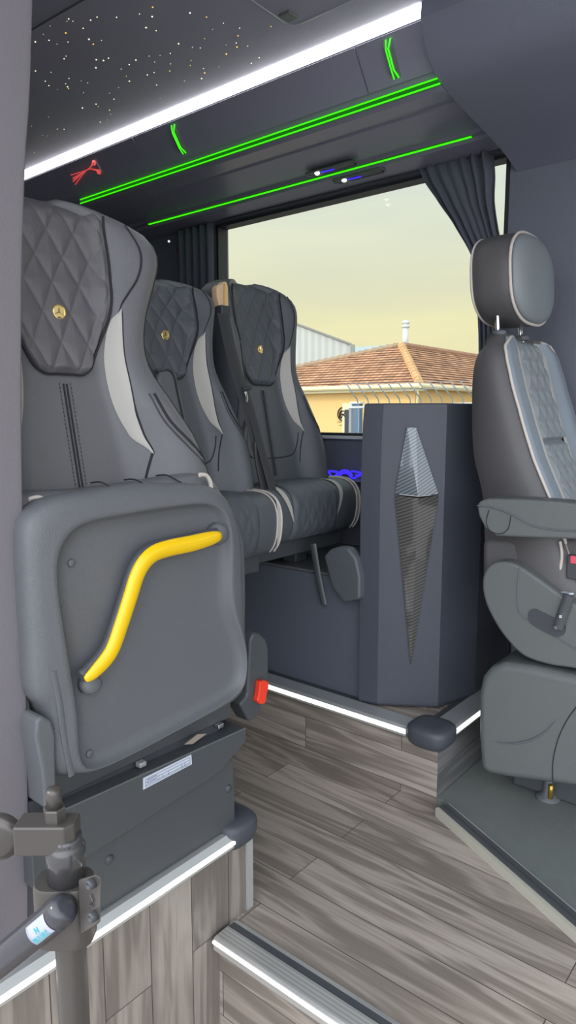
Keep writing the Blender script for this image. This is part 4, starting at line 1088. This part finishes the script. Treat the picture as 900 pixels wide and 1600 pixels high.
# house
TILE = bpy.data.materials.new('roof_tiles'); TILE.use_nodes = True
nt = TILE.node_tree; N = nt.nodes; L = nt.links; b = N['Principled BSDF']; b.inputs['Roughness'].default_value = .85
tc = N.new('ShaderNodeTexCoord'); uvn = N.new('ShaderNodeUVMap')
br = N.new('ShaderNodeTexBrick'); br.inputs['Scale'].default_value = 1; br.inputs['Brick Width'].default_value = .30; br.inputs['Row Height'].default_value = .17; br.inputs['Mortar Size'].default_value = .028; br.inputs['Mortar Smooth'].default_value = .8
br.inputs['Color1'].default_value = (*s2l((218, 172, 134)), 1); br.inputs['Color2'].default_value = (*s2l((186, 138, 104)), 1); br.inputs['Mortar'].default_value = (*s2l((116, 86, 66)), 1); br.offset = .0
L.new(uvn.outputs[0], br.inputs['Vector'])
no = N.new('ShaderNodeTexNoise'); no.inputs['Scale'].default_value = 1.6; no.inputs['Detail'].default_value = 5; L.new(tc.outputs['Object'], no.inputs['Vector'])
mx = N.new('ShaderNodeMix'); mx.data_type = 'RGBA'; mx.blend_type = 'MULTIPLY'; mx.inputs[0].default_value = .8
cr = N.new('ShaderNodeValToRGB'); cr.color_ramp.elements[0].position = .3; cr.color_ramp.elements[0].color = (.5, .5, .48, 1); cr.color_ramp.elements[1].position = .65; cr.color_ramp.elements[1].color = (1.15, 1.12, 1.05, 1)
L.new(no.outputs['Fac'], cr.inputs[0]); L.new(br.outputs['Color'], mx.inputs[6]); L.new(cr.outputs[0], mx.inputs[7]); L.new(mx.outputs[2], b.inputs['Base Color'])
YWALL = mat('yellow_render', (232, 196, 128), .85, var=.08, vscale=.6)
CREAMG = mat('cream_gutter', (228, 220, 178), .5)
hs = thing('house', 'yellow rendered house with a brown tiled hip roof outside the window', 'house', (-19, 27, GZ))
EZ = 2.33
c0 = V((-27.5, 25, EZ)); c1_ = V((-13.9, 25, EZ)); c2_ = V((-13.9, 45, EZ)); c3_ = V((-27.5, 45, EZ)); ap1 = V((-16.9, 28.6, 4.30)); ap2 = V((-16.9, 42, 4.30))
lc = at(470, 580, 'Y', 26.0)
box('house_wall', -27.0, -14.3, 25.4, 44.5, GZ, 2.2, YWALL, hs)
def roofslope(nm, a, b, c, d):
    """eave a-b, ridge d-c (d may equal c); tile rows built as steps"""
    nrow = 16; vs = []; fs = []; uvs = []
    n = (b-a).cross(d-a).normalized()
    if n.z < 0: n = -n
    ex = (b-a).normalized(); sl = (c-b); hgt = (sl - ex*sl.dot(ex)).length
    for k in range(nrow):
        t0, t1 = k/nrow, (k+1)/nrow
        p = [a.lerp(d, t0)+n*.03, b.lerp(c, t0)+n*.03, b.lerp(c, t1)+n*.0, a.lerp(d, t1)+n*.0]
        i = len(vs); vs += p + [a.lerp(d, t0), b.lerp(c, t0)]
        fs += [(i, i+1, i+2, i+3), (i, i+1, i+5, i+4)]
    o = mk(nm, vs, fs, TILE, hs, False)
    uv = o.data.uv_layers.new(name='UVMap'); off = wl(hs)
    for lp_ in o.data.loops:
        w_ = o.data.vertices[lp_.vertex_index].co+off; q = w_-a; xx = q.dot(ex); yy = (q-ex*xx).length
        uv.data[lp_.index].uv = (xx, yy/hgt*nrow*.17)
    return o
roofslope('roof', c0, c1_, ap1, ap1)
roofslope('roof', c1_, c2_, ap2, ap1)
roofslope('roof', c3_, c0, ap1, ap2)
HIPM = mat('hip_tiles', (208, 174, 126), .8, var=.3, vscale=2)
def ridge(a, b, m, r=.16):
    n = int((b-a).length/.34); parts = []
    for i in range(n):
        p = a.lerp(b, i/n)+V((0, 0, .05)); q = a.lerp(b, (i+1.12)/n)+V((0, 0, .02))
        parts.append(tubed([p, q], lambda t: r*(1.15-.3*t), 8))
    mk('ridge_tiles', *merge(*parts), m, hs, True, auto=.6)
ridge(c1_, ap1, HIPM, .17); ridge(c0, ap1, mat('ridge_tiles_grey', (160, 140, 112), .9, var=.3, vscale=3), .13); ridge(ap2, ap1, mat('ridge_tiles_brown', (158, 124, 98), .9, var=.3, vscale=3), .12)
gu = merge(tubed([c0+V((0, -.12, -.06)), c1_+V((.1, -.12, -.06))], .10, 10), boxd(-27.4, -13.9, 24.98, 25.4, 2.08, 2.2), tubed([c1_+V((.1, -.12, -.06)), c2_+V((.12, 0, -.06))], .10, 10))
mk('gutter', *gu, CREAMG, hs, True, auto=.6)
dpz = [V((-13.98, 25.0, 2.2)), V((-14.0, 25.1, 2.0)), V((-14.15, 25.3, 1.6)), V((-14.15, 25.32, GZ))]
tube('downpipe', dpz, .05, CREAMG, hs, 8)
# chimney
cw = at(633, 545, 'Y', 29.5)
ch = thing('flue_pipe', 'white metal flue pipe with cap on the house roof', 'chimney', (cw.x, 29.5, cw.z-.5))
zt = at(633, 500, 'Y', 29.5).z
WM = mat('white_flue', (206, 212, 208), .4)
mk('pipe', *lathed([(.14, cw.z-.12), (.14, zt-.32)], (cw.x, 29.5, 0), 'Z', 16), WM, ch)
mk('pipe_cap', *lathed([(.15, zt-.36), (.20, zt-.34), (.20, zt-.27), (.12, zt-.25), (.12, zt-.18), (.19, zt-.16), (.18, zt-.08), (.05, zt)], (cw.x, 29.5, 0), 'Z', 16), WM, ch)
# wall sign
sg_c = at(536, 647, 'Y', 25.38); SR = (at(544, 647, 'Y', 25.38)-sg_c).length
SIGN = mat('sign_black', (40, 38, 36), .6)
sgn = thing('wall_sign', 'round black letter emblem on the yellow house wall', 'sign', sg_c)
ringp = [sg_c+V((SR*math.cos(a), -.02, SR*1.05*math.sin(a))) for a in [2*PI*i/36 for i in range(36)]]
tube('emblem_ring', ringp, .028, SIGN, sgn, 6, True, auto=None)
lt = [[(-.5, -.5), (-.5, .1), (-.3, .42), (.3, .42), (.45, .2), (.3, -.02), (-.15, -.05)], [(-.5, -.45), (-.15, -.5), (.0, -.2), (.1, -.05), (.55, -.45)]]
mk('emblem_letter', *merge(*[tubed([sg_c+V((SR*.62*x/.55, -.02, SR*.62*y/.55)) for x, y in s], .045, 6) for s in lt]), SIGN, sgn, True)
tx = []
for (yy, w_, hh) in ((659, 8, .06), (664, 5, .05)):
    c = at(535, yy, 'Y', 25.38); ww = (at(535+w_, yy, 'Y', 25.38)-c).length
    k = -ww
    i = 0
    while k < ww:
        tx.append(tubed([c+V((k, -.01, -hh*.5)), c+V((k+.03, -.01, hh*(.6 if i % 2 else .2))), c+V((k+.06, -.01, -hh*.5))], .010, 4)); k += .085; i += 1
mk('small_lettering', *merge(*tx), mat('faint_ink', (150, 128, 96), .8), sgn, False)
# window of the house beside the emblem
hwn = thing('house_window', 'dark narrow window in a pale frame on the yellow house wall', 'window', at(541, 660, 'Y', 25.35))
q0 = at(535.5, 630, 'Y', 25.36); q1 = at(551, 680, 'Y', 25.36)
box('window_frame', q0.x, q1.x, 25.33, 25.39, q1.z-.1, q0.z, CREAMG, hwn)
q0 = at(539, 640, 'Y', 25.3); q1 = at(545, 677, 'Y', 25.3)
box('window_pane', q0.x, q1.x, 25.28, 25.33, q1.z, q0.z, mat('dark_pane', (52, 52, 58), .2), hwn)
# gate post, blue grey
g0 = at(550.5, 631, 'Y', 12.0); g1 = at(560, 690, 'Y', 12.0)
gpst = thing('gate_post', 'blue grey steel gate post just left of the dark console', 'gate post', ((g0.x+g1.x)/2, 12, GZ))
box('post_column', g0.x, g1.x+.02, 12, 12.12, GZ, g0.z, mat('blue_grey_paint', (92, 118, 140), .5), gpst, .01)
box('post_edge', g0.x-.04, g0.x, 11.99, 12.13, GZ, g0.z+.03, mat('pale_paint', (205, 212, 200), .5), gpst, .005)
box('post_cap', g0.x-.05, g1.x+.05, 11.97, 12.15, g0.z+.0, g0.z+.04, mat('pale_cap', (215, 220, 214), .5), gpst, .005)
# fence with slanting pickets
fe = thing('metal_fence', 'blue grey metal fence with curved slanting spikes outside the window', 'fence', (-7, 12, GZ))
FM = mat('fence_metal', (146, 154, 156), .5, metal=.2)
i = 0
for k in range(15):
    x0 = 546+k*16.4
    b0 = at(x0+14, 636-k*.3, 'Y', 11.6); t0 = at(x0-6, 598-k*.1, 'Y', 11.35); m0 = at(x0+6, 616-k*.3, 'Y', 11.45)
    tube('fence_spike', spline([V((b0.x, b0.y, 0.3)), b0, m0, t0], 5), .013, FM, fe, 6)
for (ya, yb, r, nm) in ((637, 631, .022, 'fence_rail'), (612, 606, .006, 'fence_wire'), (600, 596, .005, 'fence_wire')):
    tube(nm, [at(545, ya, 'Y', 11.6 if r > .02 else 11.4), at(820, yb-3, 'Y', 11.6 if r > .02 else 11.4)], r, mat('pale_rail', (205, 210, 208), .5) if r > .02 else FM, fe, 6)
for xx in (548, 800): 
    p = at(xx, 636, 'Y', 11.62); box('fence_post', p.x-.03, p.x+.03, 11.6, 11.66, GZ, p.z, FM, fe)
box('fence_panel', at(548, 636, 'Y', 11.6).x, at(800, 636, 'Y', 11.6).x, 11.62, 11.64, GZ, .35, FM, fe)
rc = at(631, 634, 'Y', 11.5); tag(mk('red_marker_lamp', *lathed([(.001, -.03), (.05, -.02), (.05, .02), (.001, .03)], rc, 'Y', 12), mat('red_marker', (214, 90, 84), .4), None, True), 'tiny red marker lamp above the console at the fence foot', 'lamp')
# shed
SHM = stripes('corrugated_metal', (172, 176, 168), (184, 188, 180), 9, .6, (1, 1, 0), 0, 0, bump=.03)
sd0 = thing('warehouse', 'pale grey metal warehouse behind the left end of the roof', 'warehouse', (-36, 46, GZ))
pA, pB = at(440, 497, 'Y', 46), at(549.5, 538, 'Y', 46)
mk('warehouse_wall', [(pA.x, 46, GZ), (pB.x, 46, GZ), (pB.x, 46, pB.z), (pA.x, 46, pA.z), (pA.x, 46.5, GZ), (pB.x, 46.5, GZ), (pB.x, 46.5, pB.z), (pA.x, 46.5, pA.z)], [(0, 1, 2, 3), (4, 5, 6, 7), (0, 1, 5, 4), (1, 2, 6, 5), (2, 3, 7, 6), (3, 0, 4, 7)], SHM, sd0, False)
tube('roof_edge', [V((pA.x, 45.9, pA.z)), V((pB.x, 45.9, pB.z))], .09, mat('roof_edge_metal', (132, 134, 124), .6), sd0, 6)
tube('corner_trim', [V((pB.x, 45.9, GZ)), V((pB.x, 45.9, pB.z))], .09, mat('corner_metal', (150, 156, 148), .6), sd0, 6)
b0 = at(549, 543, 'Y', 90); b1 = at(606, 541, 'Y', 90)
box('distant_building', b0.x, b1.x, 90, 100, GZ, b0.z, mat('hazy_blue_wall', (172, 192, 190), .8), None)
o = bpy.data.objects['distant_building']; tag(o, 'hazy pale blue flat building on the horizon between warehouse and house', 'building')

# ------------------------------------------------------------------ sky
wd = bpy.data.worlds.new('sky'); sc.world = wd; wd.use_nodes = True
nt = wd.node_tree; N = nt.nodes; L = nt.links; bg = N['Background']
tc = N.new('ShaderNodeTexCoord'); sp_ = N.new('ShaderNodeSeparateXYZ'); L.new(tc.outputs['Generated'], sp_.inputs[0])
cr = N.new('ShaderNodeValToRGB'); E = cr.color_ramp.elements
E[0].position = 0; E[0].color = (*s2l((214, 196, 150)), 1); E[1].position = 1; E[1].color = (*s2l((150, 175, 190)), 1)
for ps, c in ((.06, (230, 221, 176)), (.13, (225, 221, 180)), (.21, (217, 219, 194)), (.30, (209, 217, 206)), (.37, (203, 214, 210)), (.55, (192, 208, 208))):
    e = E.new(ps); e.color = (*s2l(c), 1)
L.new(sp_.outputs[2], cr.inputs[0])
# faint cloud bands
mpn = N.new('ShaderNodeMapping'); mpn.inputs['Scale'].default_value = (1.2, 1.2, 9); L.new(tc.outputs['Generated'], mpn.inputs[0])
no = N.new('ShaderNodeTexNoise'); no.inputs['Scale'].default_value = 2.2; no.inputs['Detail'].default_value = 5; L.new(mpn.outputs[0], no.inputs['Vector'])
c2r = N.new('ShaderNodeValToRGB'); c2r.color_ramp.elements[0].position = .35; c2r.color_ramp.elements[0].color = (.93, .94, .97, 1); c2r.color_ramp.elements[1].position = .65; c2r.color_ramp.elements[1].color = (1.03, 1.02, .98, 1)
L.new(no.outputs['Fac'], c2r.inputs[0])
mx = N.new('ShaderNodeMix'); mx.data_type = 'RGBA'; mx.blend_type = 'MULTIPLY'; mx.inputs[0].default_value = 1
L.new(cr.outputs[0], mx.inputs[6]); L.new(c2r.outputs[0], mx.inputs[7]); dt = N.new('ShaderNodeVectorMath'); dt.operation = 'DOT_PRODUCT'; dt.inputs[1].default_value = (.3, -.9, .15); L.new(tc.outputs['Generated'], dt.inputs[0])
m0 = N.new('ShaderNodeMapRange'); m0.inputs[1].default_value = -.2; m0.inputs[2].default_value = .3; L.new(dt.outputs['Value'], m0.inputs[0])
mx2 = N.new('ShaderNodeMix'); mx2.data_type = 'RGBA'; mx2.inputs[7].default_value = (*s2l((203, 206, 213)), 1)
L.new(m0.outputs[0], mx2.inputs[0]); L.new(mx.outputs[2], mx2.inputs[6]); L.new(mx2.outputs[2], bg.inputs['Color'])
# unseen sky behind the camera made brighter to light the interior
dt = N.new('ShaderNodeVectorMath'); dt.operation = 'DOT_PRODUCT'; dt.inputs[1].default_value = (.3, -.9, .15); L.new(tc.outputs['Generated'], dt.inputs[0])
mr = N.new('ShaderNodeMapRange'); mr.inputs[1].default_value = -.1; mr.inputs[2].default_value = .9; mr.inputs[3].default_value = 1.2; mr.inputs[4].default_value = 5.0
L.new(dt.outputs['Value'], mr.inputs[0]); L.new(mr.outputs[0], bg.inputs['Strength'])

# sun through the haze: a soft low sun
sn = bpy.data.lights.new('sun', 'SUN'); so_ = bpy.data.objects.new('sun', sn); C.objects.link(so_)
sn.energy = .9; sn.angle = math.radians(6); sn.color = (1, .9, .76)
so_.rotation_euler = V((.55, .75, -.55)).to_track_quat('-Z', 'Y').to_euler()

vs_ = sc.view_settings; vs_.view_transform = 'Standard'; vs_.look = 'None'; vs_.gamma = 1; vs_.use_curve_mapping = False; vs_.exposure = 0
